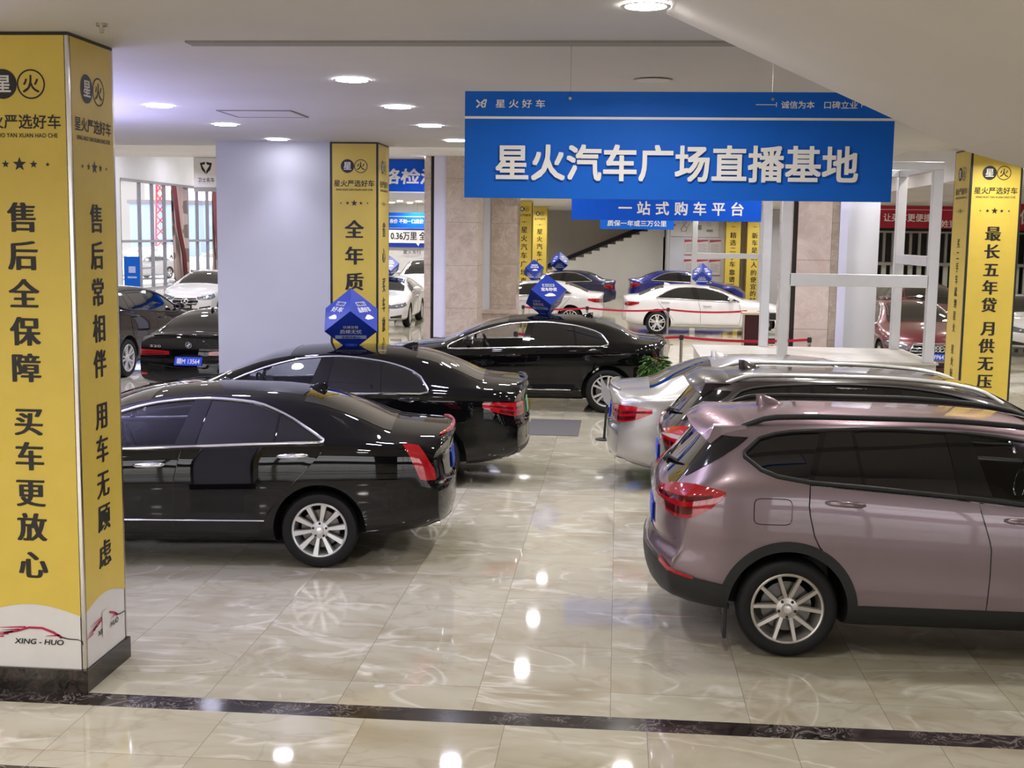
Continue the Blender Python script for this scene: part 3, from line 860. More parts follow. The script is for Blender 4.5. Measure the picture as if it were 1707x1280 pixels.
    for s in sides:
        fn = lambda u, v: car.wrap(s*(tail[0][0]+(tail[-1][0]-tail[0][0])*u-lean*(1-v)), lz(tail[0][0]+(tail[-1][0]-tail[0][0])*u)*(1-v)+uz(tail[0][0]+(tail[-1][0]-tail[0][0])*u)*v)
        tl = patch(car, fn, 16, 6, .012, .02, 'tail_light', tm, root, smooth=50)
        if rear_detail and not lean:
            fn2 = lambda u, v: (lambda ss: car.wrap(s*ss, (lz(ss)*.50+uz(ss)*.50)*(1-v)+(lz(ss)*.34+uz(ss)*.66)*v))(tail[0][0]+(tail[-1][0]-tail[0][0])*(.06+.82*u))
            patch(car, fn2, 12, 2, .0135, 0, 'light_bar', M['lens_white'] if 'pale_bar' in extras else M['lens_dark'], tl)
            fn3 = lambda u, v: (lambda ss: car.wrap(s*ss, (lz(ss)*.9+uz(ss)*.1)*(1-v)+(lz(ss)*.66+uz(ss)*.34)*v))(tail[0][0]+(tail[-1][0]-tail[0][0])*(.12+.6*u))
            patch(car, fn3, 12, 2, .0135, 0, 'light_bar', M['lens_dark'], tl)
    if front_detail:
        hd_ = S['head']; hl = lin([(a, b) for a, b, c in hd_]); hu = lin([(a, c) for a, b, c in hd_])
        for s in sides:
            fn = lambda u, v: (lambda ss: car.wrap(s*ss, hl(ss)*(1-v)+hu(ss)*v, False))(hd_[0][0]+(hd_[-1][0]-hd_[0][0])*u)
            h_ = patch(car, fn, 14, 5, .008, .02, 'headlight', M['headlight'], root, smooth=50)
            fn = lambda u, v: (lambda ss: car.wrap(s*ss, (hl(ss)*.2+hu(ss)*.8)*(1-v)+(hl(ss)*.04+hu(ss)*.96)*v, False))(hd_[0][0]+(hd_[-1][0]-hd_[0][0])*(.08+.8*u))
            patch(car, fn, 10, 1, .0095, 0, 'led_strip', M['led'], h_)
            for k in (.35, .65):
                ss = hd_[0][0]+(hd_[-1][0]-hd_[0][0])*k; p, n = car.wrap(s*ss, (hl(ss)+hu(ss))/2-.01, False)
                MB().lathe([(0,.014),(.02,.012),(.028,.004)], p+V(sh), n, 16).build('lamp_lens', M['chrome'], h_, smooth=40)
            fn = lambda u, v: car.wrap(s*(.42+.26*u), .30+.10*v*(.5+.5*u), False)
            patch(car, fn, 8, 4, .006, .01, 'air_intake', M['gloss_black'], root)
        gw, g0, g1 = S['grille']
        fn = lambda u, v: (lambda z: car.wrap((2*u-1)*gw*(.72+.28*math.sin(PI*(.15+.7*v))), z, False))(g0+(g1-g0)*v)
        gr = patch(car, fn, 16, 8, .006, .015, 'grille', M['gloss_black'], root)
        MB().tube([p+n*.008+V(sh) for p, n in car.outline], .009, 6, closed=True).build('grille_frame', M['chrome'], gr, smooth=60)
        nb = 6 if grille_bars == 'h' else 2
        for k in range(nb):
            v = (k+.5)/nb
            pts = [(lambda q_: q_[0]+q_[1]*.010+V(sh))(fn(i/14, v)) for i in range(15)]
            MB().tube(pts, .005 if nb > 2 else .009, 6).build('grille_bar', M['chrome'], gr, smooth=60)
        fn = lambda u, v: car.wrap((2*u-1)*.38, .24+.07*v, False)
        patch(car, fn, 10, 3, .006, .01, 'air_intake', M['gloss_black'], root)
    # mirrors
    mx, mz = S['mirror']
    for s in sides:
        p, n = car.side(mx, mz-.03, s); c = V((p.x, p.y+s*.13, mz+.06))+V(sh)
        m_ = MB(); m_.ball(c, .075, .12, .075, 16, 10)
        m_.tube([p+V(sh)-n*.02, c+V((0, -s*.05, -.05))], .024, 8)
        wm = m_.build('wing_mirror', paint if paint not in (M['mauve'],) else paint, root, smooth=60)
        MB().lathe([(0,.0),(.055,.0),(.06,.01)], c+V((-.066, s*.005, .0)), (-1,0,0), 20).build('mirror_glass', M['chrome'], wm, smooth=40)
    # wheels
    al = alloy or M['alloy']
    for x in (xr, xf):
        for s in sides: make_wheel(car, x, s, root, wheel, al, q)
    # rear number plate
    if q or rear_detail:
        p, n = car.wrap(0, S['plate_r']); c = p+V(sh)
        up_ = (V((0,0,1))-n*n.z).normalized()
        if plate:
            pm, txt = plate; sh_ = Sheet(c+n*.012, (0,-1,0), up_)
            pb = MB(); rt = sh_.r; pb.obox(c+n*.006, rt*.22, up_*.07, n*.006)
            po = pb.build('number_plate', M[pm], root)
            if txt:
                sh_.text(txt, 0, 0, .105, .37, bold=.02, d=.002); sh_.build('plate_lettering', M['white_letter'], po)
    # shark fin
    if 'fin' in extras:
        X = S['rglass'][1]+S.get('fin_dx', .12); p, n = car.over(X, 0); fk = S.get('fin_k', 1.); c = p+V(sh); f = MB()
        rows = []
        for t, wd, h in ((-.09,.008,.004),(-.07,.026,.06*fk),(-.02,.03,.058*fk),(.05,.026,.035*fk),(.10,.012,.008)):
            rows.append([(c.x+t, c.y-wd, c.z-.012),(c.x+t-.3*h, c.y-wd*.35, c.z+h*.8),(c.x+t-.35*h, c.y, c.z+h),(c.x+t-.3*h, c.y+wd*.35, c.z+h*.8),(c.x+t, c.y+wd, c.z-.012)])
        vs = [p_ for r_ in rows for p_ in r_]; fs = [(0,1,2,3,4), (24,23,22,21,20)]
        for i in range(4):
            for k in range(5): fs.append((i*5+k, (i+1)*5+k, (i+1)*5+(k+1) % 5, i*5+(k+1) % 5))
        f.add(vs, fs); f.build('antenna_fin', paint, root, smooth=70)
    # cabin fittings seen through the open side glass
    if see:
        zf = .45
        dash = MB(); xd = S['wscreen'][1]-.55
        dash.box(xd-L/2, xd+.38-L/2, -hw+.16, hw-.16, .6, car.belt(xd)-.02); dash.build('dashboard', M['interior'], root, bevel=.03)
        for s in sides:
            for xs_, nm in ((xd-.80, 'front_seat'), (S['rglass'][1]+.35, 'rear_seat')):
                st = MB(); x0 = xs_-L/2
                st.add([(x0-.10,-.22,zf+.02),(x0+.45,-.22,zf),(x0+.45,.22,zf),(x0-.10,.22,zf+.02),(x0-.10,-.22,zf+.14),(x0+.42,-.22,zf+.18),(x0+.42,.22,zf+.18),(x0-.10,.22,zf+.14)],
                       [(0,3,2,1),(4,5,6,7),(0,1,5,4),(1,2,6,5),(2,3,7,6),(3,0,4,7)])
                zt_ = car.belt(xs_)+.02
                st.add([(x0-.12,-.22,zf+.05),(x0+.02,-.22,zf+.05),(x0+.02,.22,zf+.05),(x0-.12,.22,zf+.05),(x0-.30,-.17,zt_),(x0-.20,-.17,zt_),(x0-.20,.17,zt_),(x0-.30,.17,zt_)],
                       [(0,3,2,1),(4,5,6,7),(0,1,5,4),(1,2,6,5),(2,3,7,6),(3,0,4,7)])
                st.box(x0-.33, x0-.25, -.11, .11, zt_+.02, min(zt_+.17, car.top(xs_-.1)-.09)); st.box(x0-.30, x0-.28, -.06, .06, zt_-.04, zt_+.04)
                mb2 = MB(); mb2.v = [(a, b+s*.37, c_) for a, b, c_ in st.v]; mb2.f = st.f; mb2.mi = st.mi
                mb2.build(nm, M['leather'], root, bevel=.02)
        sw = MB(); cw = V((xd-.14-L/2, .37, car.belt(xd)-.02)); axw = V((-.92, 0, .38)).normalized(); uw = V((0,1,0)); vw = axw.cross(uw)
        sw.tube([cw+(uw*math.cos(2*PI*k/28)+vw*math.sin(2*PI*k/28))*.185 for k in range(28)], .015, 8, closed=True)
        for k in (0, 2.2, 4.1): sw.tube([cw+axw*-.02, cw+(uw*math.cos(k)+vw*math.sin(k))*.18], .014, 6)
        sw.lathe([(0,.01),(.05,.008),(.06,-.02)], cw, axw, 16)
        sw.build('steering_wheel', M['gloss_black'], root, smooth=60)
    car.root = root; car.sh = V(sh); car.body = body
    return car

# ------------------------------------------------------------------ the setting
CZ, AZ = 3.85, 4.72          # hall ceiling, atrium ceiling
def sbox(name, mt, *b):
    return struct(MB().box(*b).build(name, mt))
sbox('floor', M['floor'], -24, 24, 6.80, 82, -.12, 0)
sbox('floor_border', M['floor_near'], -24, 24, -8, 6.61, -.12, 0)
sbox('trim_floor_band_1', M['strip'], -24, 24, 6.61, 6.80, -.12, 0)
o = MB().box(-24, 24, 5.60, 5.785, -.05, .0015).build('trim_floor_band_2', M['strip']); struct(o)
sbox('ceiling', M['ceiling'], -24, 24, -8, 15.75, CZ, CZ+.15)
sbox('trim_ceiling_slot', M['slot'], -2.55, 5.5, 7.13, 7.27, CZ-.012, CZ+.01)
o = MB().box(5.75, 5.95, 15.95, 42, -.05, .0015).build('trim_floor_band_3', M['strip']); struct(o)
# raised ceiling of the atrium, its edges, lower halls beyond
sbox('ceiling_atrium', M['ceiling'], -24, 6.4, 15.75, 32.7, AZ, AZ+.15)
sbox('wall_beam', M['ceiling'], -24, 6.55, 15.6, 15.75, CZ+.15, AZ+.15)
sbox('wall_atrium_right', M['ceiling'], 6.4, 6.55, 15.75, 32.7, 3.9, AZ+.15)
sbox('ceiling_side', M['ceiling'], 6.55, 24, 15.6, 43.8, 3.92, 4.05)
sbox('ceiling_back', M['ceiling'], -11.5, 6.55, 32.9, 60, 3.92, 4.05)
sbox('ceiling_back_right', M['ceiling'], 6.55, 8.1, 43.8, 60, 3.92, 4.05)
sbox('wall_fascia', M['white_wall'], -11.5, 6.55, 32.7, 32.9, 3.9, AZ+.15)
sbox('ceiling_window', M['ceiling'], -24, -11.5, 32.9, 78, 7.1, 7.3)
sbox('wall_fascia_left', M['white_wall'], -24, -11.5, 32.7, 32.9, AZ+.15, 7.3)
sbox('wall_divider', M['white_wall'], -11.6, -11.4, 37.2, 60, 0, 7.1)
sbox('wall_back', M['grey_wall'], -11.4, 2.1, 58, 58.2, 0, 3.92)
sbox('wall_poster', M['white_wall'], 2.25, 8.1, 51.0, 51.2, 0, 3.92)
sbox('wall_poster_return', M['white_wall'], 2.1, 2.25, 51.0, 58.2, 0, 3.92)
sbox('wall_left_end', M['white_wall'], -24, -11.5, 77.8, 78, 0, 7.2)
sbox('wall_side_end', M['slat_dark'], 7.9, 24, 43.8, 44, 0, 4.05)
sbox('wall_side_divider', M['white_wall'], 7.9, 8.1, 44.0, 51.0, 0, 4)
sbox('wall_right', M['white_wall'], 23.8, 24, -8, 44, 0, 4.7)
rw_ = MB().box(-24, -14, -8.2, -8, 0, 4).box(-1.5, 3, -8.2, -8, 0, 4).box(13, 24, -8.2, -8, 0, 4).box(-14, -1.5, -8.2, -8, 3.5, 4).box(-14, -1.5, -8.2, -8, 0, .5).box(3, 13, -8.2, -8, 3.5, 4).box(3, 13, -8.2, -8, 0, .5)
struct(rw_.build('wall_rear', M['dark_wall']))
for n_, (a_, b_) in ((2, (-14, -1.5)), (3, (3, 13))):  # unseen rear windows: left suits door reflections, right added as fill light
    wv = bpy.data.objects.new('window_%d' % n_, None); COL.objects.link(wv); wv.location = ((a_+b_)/2, -8.1, .5); wv['kind'] = 'structure'
    W(MB().quad((a_, -8.1, .5), (b_, -8.1, .5), (b_, -8.1, 3.5), (a_, -8.1, 3.5)), 'window_pane', M['clear'], wv)
    x_ = a_
    while x_ <= b_+.01: W(MB().box(x_-.05, x_+.05, -8.18, -8.02, .5, 3.5), 'window_mullion', M['frame'], wv); x_ += (b_-a_)/5
    W(MB().box(a_, b_, -8.18, -8.02, 2.3, 2.4), 'window_rail', M['frame'], wv)
sbox('forecourt_rear', M['asphalt'], -40, 40, -60, -8.2, -.14, -.02)
# left wall with the tall glazed front
LX = -22.0
lw = MB()
lw.box(LX-.2, LX, -8, 53.0, 0, 7.2); lw.box(LX-.2, LX, 76.5, 78, 0, 7.2); lw.box(LX-.2, LX, 53.0, 76.5, 5.02, 7.2)
struct(lw.build('wall_left', M['white_wall']))
wt = thing('window_1', None, None, (LX-.1, 64.7, 0)); wt['kind'] = 'structure'
W(MB().box(LX-.19, LX+.02, 53.0, 76.5, 4.92, 5.04).box(LX-.19, LX+.02, 53.0, 76.5, 2.18, 2.30).box(LX-.19, LX+.02, 53.0, 76.5, 0, .08), 'window_rail', M['frame'], wt)
yy = [53.0, 55.3, 56.85, 58.4, 60.0, 61.6, 63.1, 64.7, 66.3, 68, 70, 72, 74, 76.5]
for y in yy: W(MB().box(LX-.16, LX+.0, y-.035, y+.035, 0, 5.0), 'window_mullion', M['frame'], wt)
W(MB().box(LX-.02, LX+.0, 55.3, 56.85, .95, 1.02), 'window_mullion', M['frame'], wt)
W(MB().quad((LX-.10, 53.0, .05), (LX-.10, 76.5, .05), (LX-.10, 76.5, 5.0), (LX-.10, 53.0, 5.0)), 'window_pane', M['clear'], wt)
sbox('forecourt', M['asphalt'], -80, LX-.2, 30, 140, -.14, -.02)

# stair flight over the viewer: its underside slopes up to the hall ceiling
z_at = lambda x: CZ+.02-.452*(x-.20)
st = MB(); xs_ = [.16, 1.66, 2.9]; 
pa = [(.14, CZ+.03), (1.66, 3.20), (3.4, 2.70), (3.4, 3.2), (1.70, 3.62), (1.0, CZ+.03)]
vs = [(x, 6.3, z) for x, z in pa]+[(x, 2.2, z) for x, z in pa]; K = len(pa)
st.add(vs, [tuple(range(K)), tuple(range(2*K-1, K-1, -1))]+[(k, K+k, K+(k+1) % K, (k+1) % K) for k in range(K)])
so = st.build('ceiling_stair_soffit', M['soffit']); struct(so)

# stone columns of the atrium front
def column(name, label, blocks, group=None):
    xs = [b[0] for b in blocks]; x0 = min(b[0] for b in blocks); x1 = max(b[1] for b in blocks)
    t = thing(name, label, 'column', ((x0+x1)/2, blocks[0][2], 0))
    for (a, b, y0, y1, z0, z1, mt, nm) in blocks: W(MB().box(a, b, y0, y1, z0, z1), nm, mt, t)
    return t
column('stone_column', 'stone clad column with white side strip left of the big blue sign', [
    (-4.42, -3.60, 31.3, 32.5, .12, 4.72, M['stone'], 'stone_cladding'), (-4.74, -4.43, 31.36, 32.5, .1, 4.72, M['violet'], 'white_strip'),
    (-4.81, -4.745, 31.42, 32.5, 0, 4.72, M['dark'], 'shadow_gap'), (-4.98, -4.815, 31.3, 32.5, .0, 4.72, M['stone'], 'side_facing'),
    (-4.50, -3.54, 31.22, 32.55, 0, .12, M['stone'], 'plinth')])
column('stone_column', 'narrower stone column on a moulded pedestal, behind the black sedan roof', [
    (-3.46, -2.76, 33.3, 34.3, .72, 3.91, M['stone_b'], 'stone_cladding'), (-3.70, -3.465, 33.34, 34.3, .72, 3.91, M['white_wall'], 'white_strip'),
    (-3.80, -3.705, 33.4, 34.3, .72, 3.91, M['stone'], 'side_facing'),
    (-3.92, -2.68, 33.2, 34.4, .62, .72, M['stone'], 'moulding'), (-3.84, -2.76, 33.26, 34.35, 0, .62, M['stone'], 'pedestal')])
column('stone_column', 'wide pink stone column with white flank behind the steel stage frame', [
    (3.335, 3.96, 23.5, 24.5, 0, 4.72, M['stone_pink'], 'stone_cladding'), (3.25, 3.33, 23.56, 24.5, 0, 4.72, M['dark'], 'shadow_gap'),
    (3.12, 3.245, 23.5, 24.5, 0, 4.72, M['stone'], 'side_facing'),
    (3.965, 4.095, 23.5, 24.5, 0, 4.72, M['stone_b'], 'corner_facing'), (4.10, 4.25, 23.46, 24.5, 0, 4.72, M['violet'], 'white_strip'), (4.255, 4.83, 23.5, 24.5, 0, 4.72, M['white_wall'], 'white_flank')])
# white wall block beside the middle yellow pillar
t = thing('wall_block', 'plain pale wall block joined to the left of the yellow pillar', 'wall', (-4.27, 15.3, 0))
W(MB().box(-4.98, -3.55, 14.95, 15.65, 0, CZ), 'plaster_face', M['white_wall'], t); t['kind'] = 'structure'
t.name = 'wall_block'; 
for key in ('label', 'category'): del t[key]

# ------------------------------------------------------------------ yellow advertising pillars
def header(s, w):
    """the two discs, the company line and the five stars; origin at bottom centre, top at z 3.83"""
    s.disc(-.083, 3.56, .083, .003, 0); s.ring(.083, 3.56, .074, .083, .003, 0)
    s.text('星', -.083, 3.56, .105, bold=.03, d=.005, mi=1); s.text('火', .083, 3.56, .105, bold=.02, mi=0)
    s.text('星火严选好车', 0, 3.352, .085, .50, bold=.022, mi=0); s.text('XING HUO YAN XUAN HAO CHE', 0, 3.275, .034, .46, bold=.02, mi=0)
    for k, r_ in ((-2,.014),(-1,.024),(0,.042),(1,.024),(2,.014)): s.star(k*.083, 3.113, r_, mi=0)
def car_swoosh(s, y=.42, w=1.):
    s.stroke([(-.2*w, y+.045), (-.12*w, y+.06), (-.04*w, y+.085), (.04*w, y+.085), (.11*w, y+.06), (.16*w, y+.03)], .012, .016, .003, 2)
    for k, (a, b, yy_) in enumerate(((-.24,-.06,.088),(-.21,-.1,.072),(-.26,-.14,.055),(-.28,-.17,.042),(-.29,-.2,.026),(.06,.15,.046))):
        s.stroke([(a*w, y+yy_-.01), (b*w, y+yy_)], .002, .01, .003, 2)
    s.stroke([(.15*w, y+.035), (.20*w, y+.024), (.26*w, y+.022), (.285*w, y+.012), (.29*w, y-.01)], .008, .003, .003, 0)
    s.text('XING - HUO', .02*w, y, .045, .30*w, bold=.03, mi=0, slant=.2)
def pillar_face(root, origin, right, width, column_text, ys, h, name='panel', swoosh=True, wave=1, heavy=.046, inset=.02, blot=False):
    """one printed face: white sheet with a waved lower edge, yellow field, lettering"""
    s = Sheet(Vector(origin), right, (0,0,1)); s.o = s.o+s.n*.004; wd = width/2
    fld = Sheet(origin, right, (0,0,1))
    fld.rect(-wd+inset, wd-inset, .14, 3.83, .003, 1)
    n = 24; pts = []
    for k in range(n+1):
        x = -wd+inset+(width-2*inset)*k/n; u = k/n
        pts.append((x, .465+.065*math.sin(PI*min(1, .08+.92*u))))
    top = 3.83
    for (xa, za), (xb, zb) in zip(pts, pts[1:]):
        fld.poly([(xa, za), (xb, zb), (xb, top), (xa, top)], .005, 0)
    pn = W(fld.mb, name, [M['yellow'], M['cream']], root)
    header(s, width)
    for c, y in zip(column_text, ys):
        if c != ' ': s.text(c, .0, y, h, bold=.010, heavy=heavy, mi=0)
    if swoosh: car_swoosh(s, .30)
    if blot: s.rect(-.07, .03, .26, .42, .004, 1)
    W(s.mb, 'lettering', [M['ink'], M['cream'], M['red_print']], pn)
def pillar(label, x0, x1, y0, y1, plinth=True, edge=None):
    edge = edge or M['steel']
    t = thing('advertising_pillar', label, 'pillar', ((x0+x1)/2, (y0+y1)/2, 0), 0, None)
    W(MB().box(x0, x1, y0, y1, .0, CZ), 'core', M['cream'], t)
    if plinth:
        W(MB().box(x0-.02, x1+.02, y0-.02, y0, 0, .135).box(x0-.02, x1+.02, y1, y1+.02, 0, .135), 'plinth', M['plinth'], t)
        W(MB().box(x1, x1+.02, y0, y1, 0, .135).box(x0-.02, x0, y0, y1, 0, .135), 'plinth', M['plinth'], t)
    for x, y in ((x0, y0), (x1, y0), (x1, y1), (x0, y1)):
        sx = 1 if x == x1 else -1; sy = 1 if y == y1 else -1
        W(MB().box(min(x-.016*sx, x+.004*sx), max(x-.016*sx, x+.004*sx), min(y-.016*sy, y+.004*sy), max(y-.016*sy, y+.004*sy), .135, CZ-.02), 'corner_trim', edge, t)
        for ax_ in (0, 1):
            if ax_ == 0: b_ = (min(x-.024*sx, x-.016*sx), max(x-.024*sx, x-.016*sx), min(y, y+.003*sy), max(y, y+.003*sy))
            else: b_ = (min(x, x+.003*sx), max(x, x+.003*sx), min(y-.024*sy, y-.016*sy), max(y-.024*sy, y-.016*sy))
            W(MB().box(*b_, .135, CZ-.02), 'corner_trim', M['dark'], t)
    W(MB().box(x0-.003, x1+.003, y0-.003, y1+.003, CZ-.02, CZ), 'top_trim', M['dark'], t)
    return t

Z10 = (2.81, 2.592, 2.372, 2.155, 1.942, 1.627, 1.42, 1.203, .995, .768)
t = pillar('yellow pillar at the left edge, nearest the viewer, reaching almost to the floor band', -3.715, -3.115, 6.813, 7.42)
pillar_face(t, (-3.415, 6.813, 0), (1, 0, 0), .60, '售后全保障买车更放心', Z10, .180, 'front_panel')
pillar_face(t, (-3.115, 7.117, 0), (0, 1, 0), .607, '售后常相伴用车无顾虑', Z10, .180, 'side_panel', blot=True)
t = pillar('yellow pillar in the middle distance, joined to a plain pale wall block', -3.54, -2.955, 14.95, 15.66, plinth=False, edge=M['dark'])
pillar_face(t, (-3.247, 14.95, 0), (1, 0, 0), .585, '全年质保', (2.789, 2.466, 2.149, 1.83), .235, 'front_panel')
pillar_face(t, (-2.955, 15.305, 0), (0, 1, 0), .71, '省心 买车放心到星火', (2.79, 2.47, 0, 2.1, 1.85, 1.6, 1.35, 1.1, .85, .6), .2, 'side_panel')
t = pillar('yellow pillar at the right edge, standing behind the mauve car roof', 4.16, 4.755, 15.2, 15.9, edge=M['dark'])
Z10b = (2.84, 2.627, 2.41, 2.197, 1.987, 1.704, 1.493, 1.279, 1.062, .848)
pillar_face(t, (4.457, 15.2, 0), (1, 0, 0), .595, '最长五年贷月供无压力', Z10b, .185, 'front_panel')
pillar_face(t, (4.16, 15.55, 0), (0, -1, 0), .70, '买二手车就到星火星火好车品质保证', tuple(2.72-.148*k-(.12 if k > 7 else 0) for k in range(16)), .125, 'side_panel')
# far pillars of the back hall
def far_pillar(label, x0, x1, y, zt, txt, zs, h):
    t = thing('advertising_pillar', label, 'pillar', ((x0+x1)/2, y+.3, 0))
    W(MB().box(x0, x1, y, y+.6, 0, 3.9), 'core', M['yellow'], t)
    for x in (x0, x1): W(MB().box(x-.012, x+.012, y-.006, y, 0, zt), 'corner_trim', M['dark'], t)
    s = Sheet(((x0+x1)/2, y, 0), (1,0,0), (0,0,1)); w = x1-x0
    s.disc(-.083, zt-.22, .083, .004, 0); s.ring(.083, zt-.22, .07, .083, .004, 0)
    s.text('星', -.083, zt-.22, .11, bold=.03, d=.008, mi=1); s.text('火', .083, zt-.22, .11, bold=.02, mi=0)
    s.text('星火严选好车', 0, zt-.43, .085, .44, bold=.02, mi=0)
    for k, r_ in ((-2,.014),(-1,.024),(0,.04),(1,.024),(2,.014)): s.star(k*.075, zt-.66, r_, mi=0)
    for c, z in zip(txt, zs): s.text(c, 0, z, h, bold=.014, heavy=.028, mi=0)
    W(s.mb, 'lettering', [M['ink'], M['cream']], t); return t
far_pillar('distant yellow pillar next to the narrower stone column', -3.50, -2.97, 42.0, 3.86, '星火汽车广场直播基地', [2.93-.29*k for k in range(10)], .23)
far_pillar('farthest yellow pillar, beside the bare grey back wall', -3.53, -2.91, 50.0, 3.84, '星火汽车广场直播基地', [2.9-.30*k for k in range(10)], .24)
far_pillar('distant yellow pillar right of the wall posters', 4.28, 4.90, 50.35, 3.86, '精选二手车靠谱不套路', [2.85, 2.56, 2.27, 1.98, 1.69, 1.36, 1.08, .80, .52, .24], .25)
far_pillar('distant yellow pillar half hidden by the stage frame posts', 5.14, 5.76, 50.35, 3.86, '新车是别人的便宜的好', [2.85, 2.56, 2.27, 1.98, 1.69, 1.36, 1.08, .80, .52, .24], .25)

# ------------------------------------------------------------------ hanging signs
def sign(name, label, x0, x1, y, z0, z1, mt, dep=.04, group=None):
    t = thing(name, label, 'sign', ((x0+x1)/2, y, z0), 0, group)
    b = W(MB().box(x0, x1, y, y+dep, z0, z1), 'board', mt, t)
    W(MB().box(x0+.01, x1-.01, y+dep, y+dep+.006, z0+.01, z1-.01), 'backing', M['cream'], t)
    return t, Sheet(((x0+x1)/2, y, (z0+z1)/2), (1,0,0), (0,0,1))
t, s = sign('hanging_sign', 'large blue hanging sign with big white characters, nearest the viewer', -.91, 1.535, 7.2, 2.965, 3.575, M['blue'])
s.rect(-1.2225, 1.2225, .148, .162, .002)
s.text('星火汽车广场直播基地', -.005, -.10, .215, 2.06, bold=.036, d=.018)
s.text('星 火 好 车', -.90, .235, .05, .285, bold=.02); s.text('诚信为本', .68, .235, .045, .185, bold=.02); s.text('口碑立业', .92, .235, .045, .185, bold=.02)
s.stroke([(.445, .235), (.56, .235)], .004); s.stroke([(.56, .222), (.56, .248)], .004); s.stroke([(1.035, .235), (1.15, .235)], .004); s.stroke([(1.035, .222), (1.035, .248)], .004)
s.stroke([(-1.155, .255), (-1.115, .212)], .009); s.stroke([(-1.155, .212), (-1.105, .258)], .009); s.stroke([(-1.108, .212), (-1.098, .258)], .008); s.stroke([(-1.10, .235), (-1.128, .233)], .006)
W(s.mb, 'raised_lettering', M['white_letter'], t)
ed = MB(); 
for x in (-.30, .85): W(MB().tube([(x, 7.22, 3.52), (x, 7.22, CZ)], .0018, 5), 'hanging_wire', M['steel'], t); W(MB().lathe([(0,-.004),(.009,-.004),(.009,0)], (x, 7.198, 3.535), (0,1,0), 12), 'eyelet', M['steel'], t)
t, s = sign('hanging_sign', 'smaller blue hanging sign just below and behind the large one', -.74, 2.14, 19.0, 3.0, 3.42, M['blue2'])
[s.text(c_, .23+(k_-3)*.283, -.03, .215, bold=.03, d=.006) for k_, c_ in enumerate('一站式购车平台')]; W(s.mb, 'lettering', M['white_letter'], t)
for x in (-.4, 1.8): W(MB().tube([(x, 19.02, 3.4), (x, 19.02, AZ)], .004, 5), 'hanging_wire', M['steel'], t)
t, s = sign('hanging_sign', 'lowest narrow blue sign hanging behind two larger blue signs', -.47, 1.31, 30.0, 2.93, 3.45, M['blue'])
s.text('质保一年或三万公里', 0, -.12, .15, 1.42, bold=.024, d=.006); W(s.mb, 'lettering', M['white_letter'], t)
for x in (-.2, 1.0): W(MB().tube([(x, 30.02, 3.4), (x, 30.02, AZ)], .004, 5), 'hanging_wire', M['steel'], t)
t, s = sign('fascia_sign', 'blue fascia sign with large slanted white characters above the opening', -9.4, -3.7, 32.62, 3.83, 4.69, M['blue2'], .07)
s.text('严格检测', .71, -.0, .42, 2.06, bold=.04, d=.006, slant=.12); s.rect(-2.85, 2.85, -.43, -.40, .003); W(s.mb, 'lettering', M['white_letter'], t)
t, s = sign('hanging_sign', 'blue sign with a price slogan hanging in the far left hall', -8.9, -6.2, 40.0, 2.93, 3.43, M['blue'])
s.rect(-1.34, 1.34, .12, .135, .003); s.text('表价 不如一口底价', .60, -.03, .15, 1.12, bold=.024, d=.006); W(s.mb, 'lettering', M['white_letter'], t)
for x in (-8.5, -6.6): W(MB().tube([(x, 40.02, 3.4), (x, 40.02, 3.9)], .004, 5), 'hanging_wire', M['steel'], t)
t, s = sign('wall_banner', 'dark blue banner with a white speech panel of big figures on the far wall', -10.3, -7.4, 47.6, 2.22, 2.95, M['cube'], .05)
s.poly([(-1.2,-.2),(.95,-.2),(1.05,-.32),(1.1,-.2),(1.45,-.2),(1.45,.3),(-1.2,.3)], .003, 0); s.text('1.38% 0.36万里 全', .3, .08, .34, 2.1, bold=.03, mi=1, d=.006)
s.text('星火车行', .80, -.55, .16, .7, bold=.02, mi=1, d=.0)
W(s.mb, 'lettering', [M['white_letter'], M['ink']], t)
sbox('wall_far_left', M['cream'], -11.4, -5.2, 47.7, 47.9, 0, 3.92)
t, s = sign('fascia_sign', 'white fascia panel with a dark shield emblem above the window hall', -11.48, -10.35, 32.6, 3.86, 4.71, M['cream'], .1)
W(MB().box(-11.48, -10.35, 32.59, 32.6, 3.80, 3.92), 'grey_band', M['slot'], t)
s.mb = MB()
cx_, cz_ = -.22, .15
s.poly([(cx_-.17, cz_+.13), (cx_-.02, cz_+.16), (cx_-.03, cz_+.09), (cx_-.11, cz_+.08), (cx_-.02, cz_-.08), (cx_, cz_-.17), (cx_-.12, cz_-.05)], .003)
s.poly([(cx_+.17, cz_+.13), (cx_+.12, cz_-.05), (cx_, cz_-.17), (cx_+.005, cz_-.08), (cx_+.10, cz_+.07), (cx_+.02, cz_+.09), (cx_+.01, cz_+.16)], .003)
s.text('卫士名车', cx_, cz_-.32, .13, .46, bold=.02); s.text('- - - - - -', cx_, cz_-.42, .06, .40)
W(s.mb, 'emblem', M['ink'], t)
t, s = sign('hanging_sign', 'crimson hanging banner in the right hall, partly behind the stage frame', 8.0, 10.75, 39.5, 3.13, 3.82, M['banner_red'])
s.rect(-1.36, 1.36, .22, .232, .003); s.text('让买车更便捷', -.42, -.02, .26, 1.45, bold=.022, d=.005); s.text('百姓更放心', .98, -.20, .24, 1.2, bold=.022, d=.005); W(s.mb, 'lettering', M['white_letter'], t)
for x in (8.4, 10.3): W(MB().tube([(x, 39.52, 3.8), (x, 39.52, 3.95)], .004, 5), 'hanging_wire', M['steel'], t)
t, s = sign('hanging_sign', 'short crimson banner end beside the white column flank', 7.5, 8.12, 41.5, 2.95, 3.5, M['banner_red'])
s.text('家', .18, 0, .3, bold=.02, d=.005); W(s.mb, 'lettering', M['white_letter'], t)
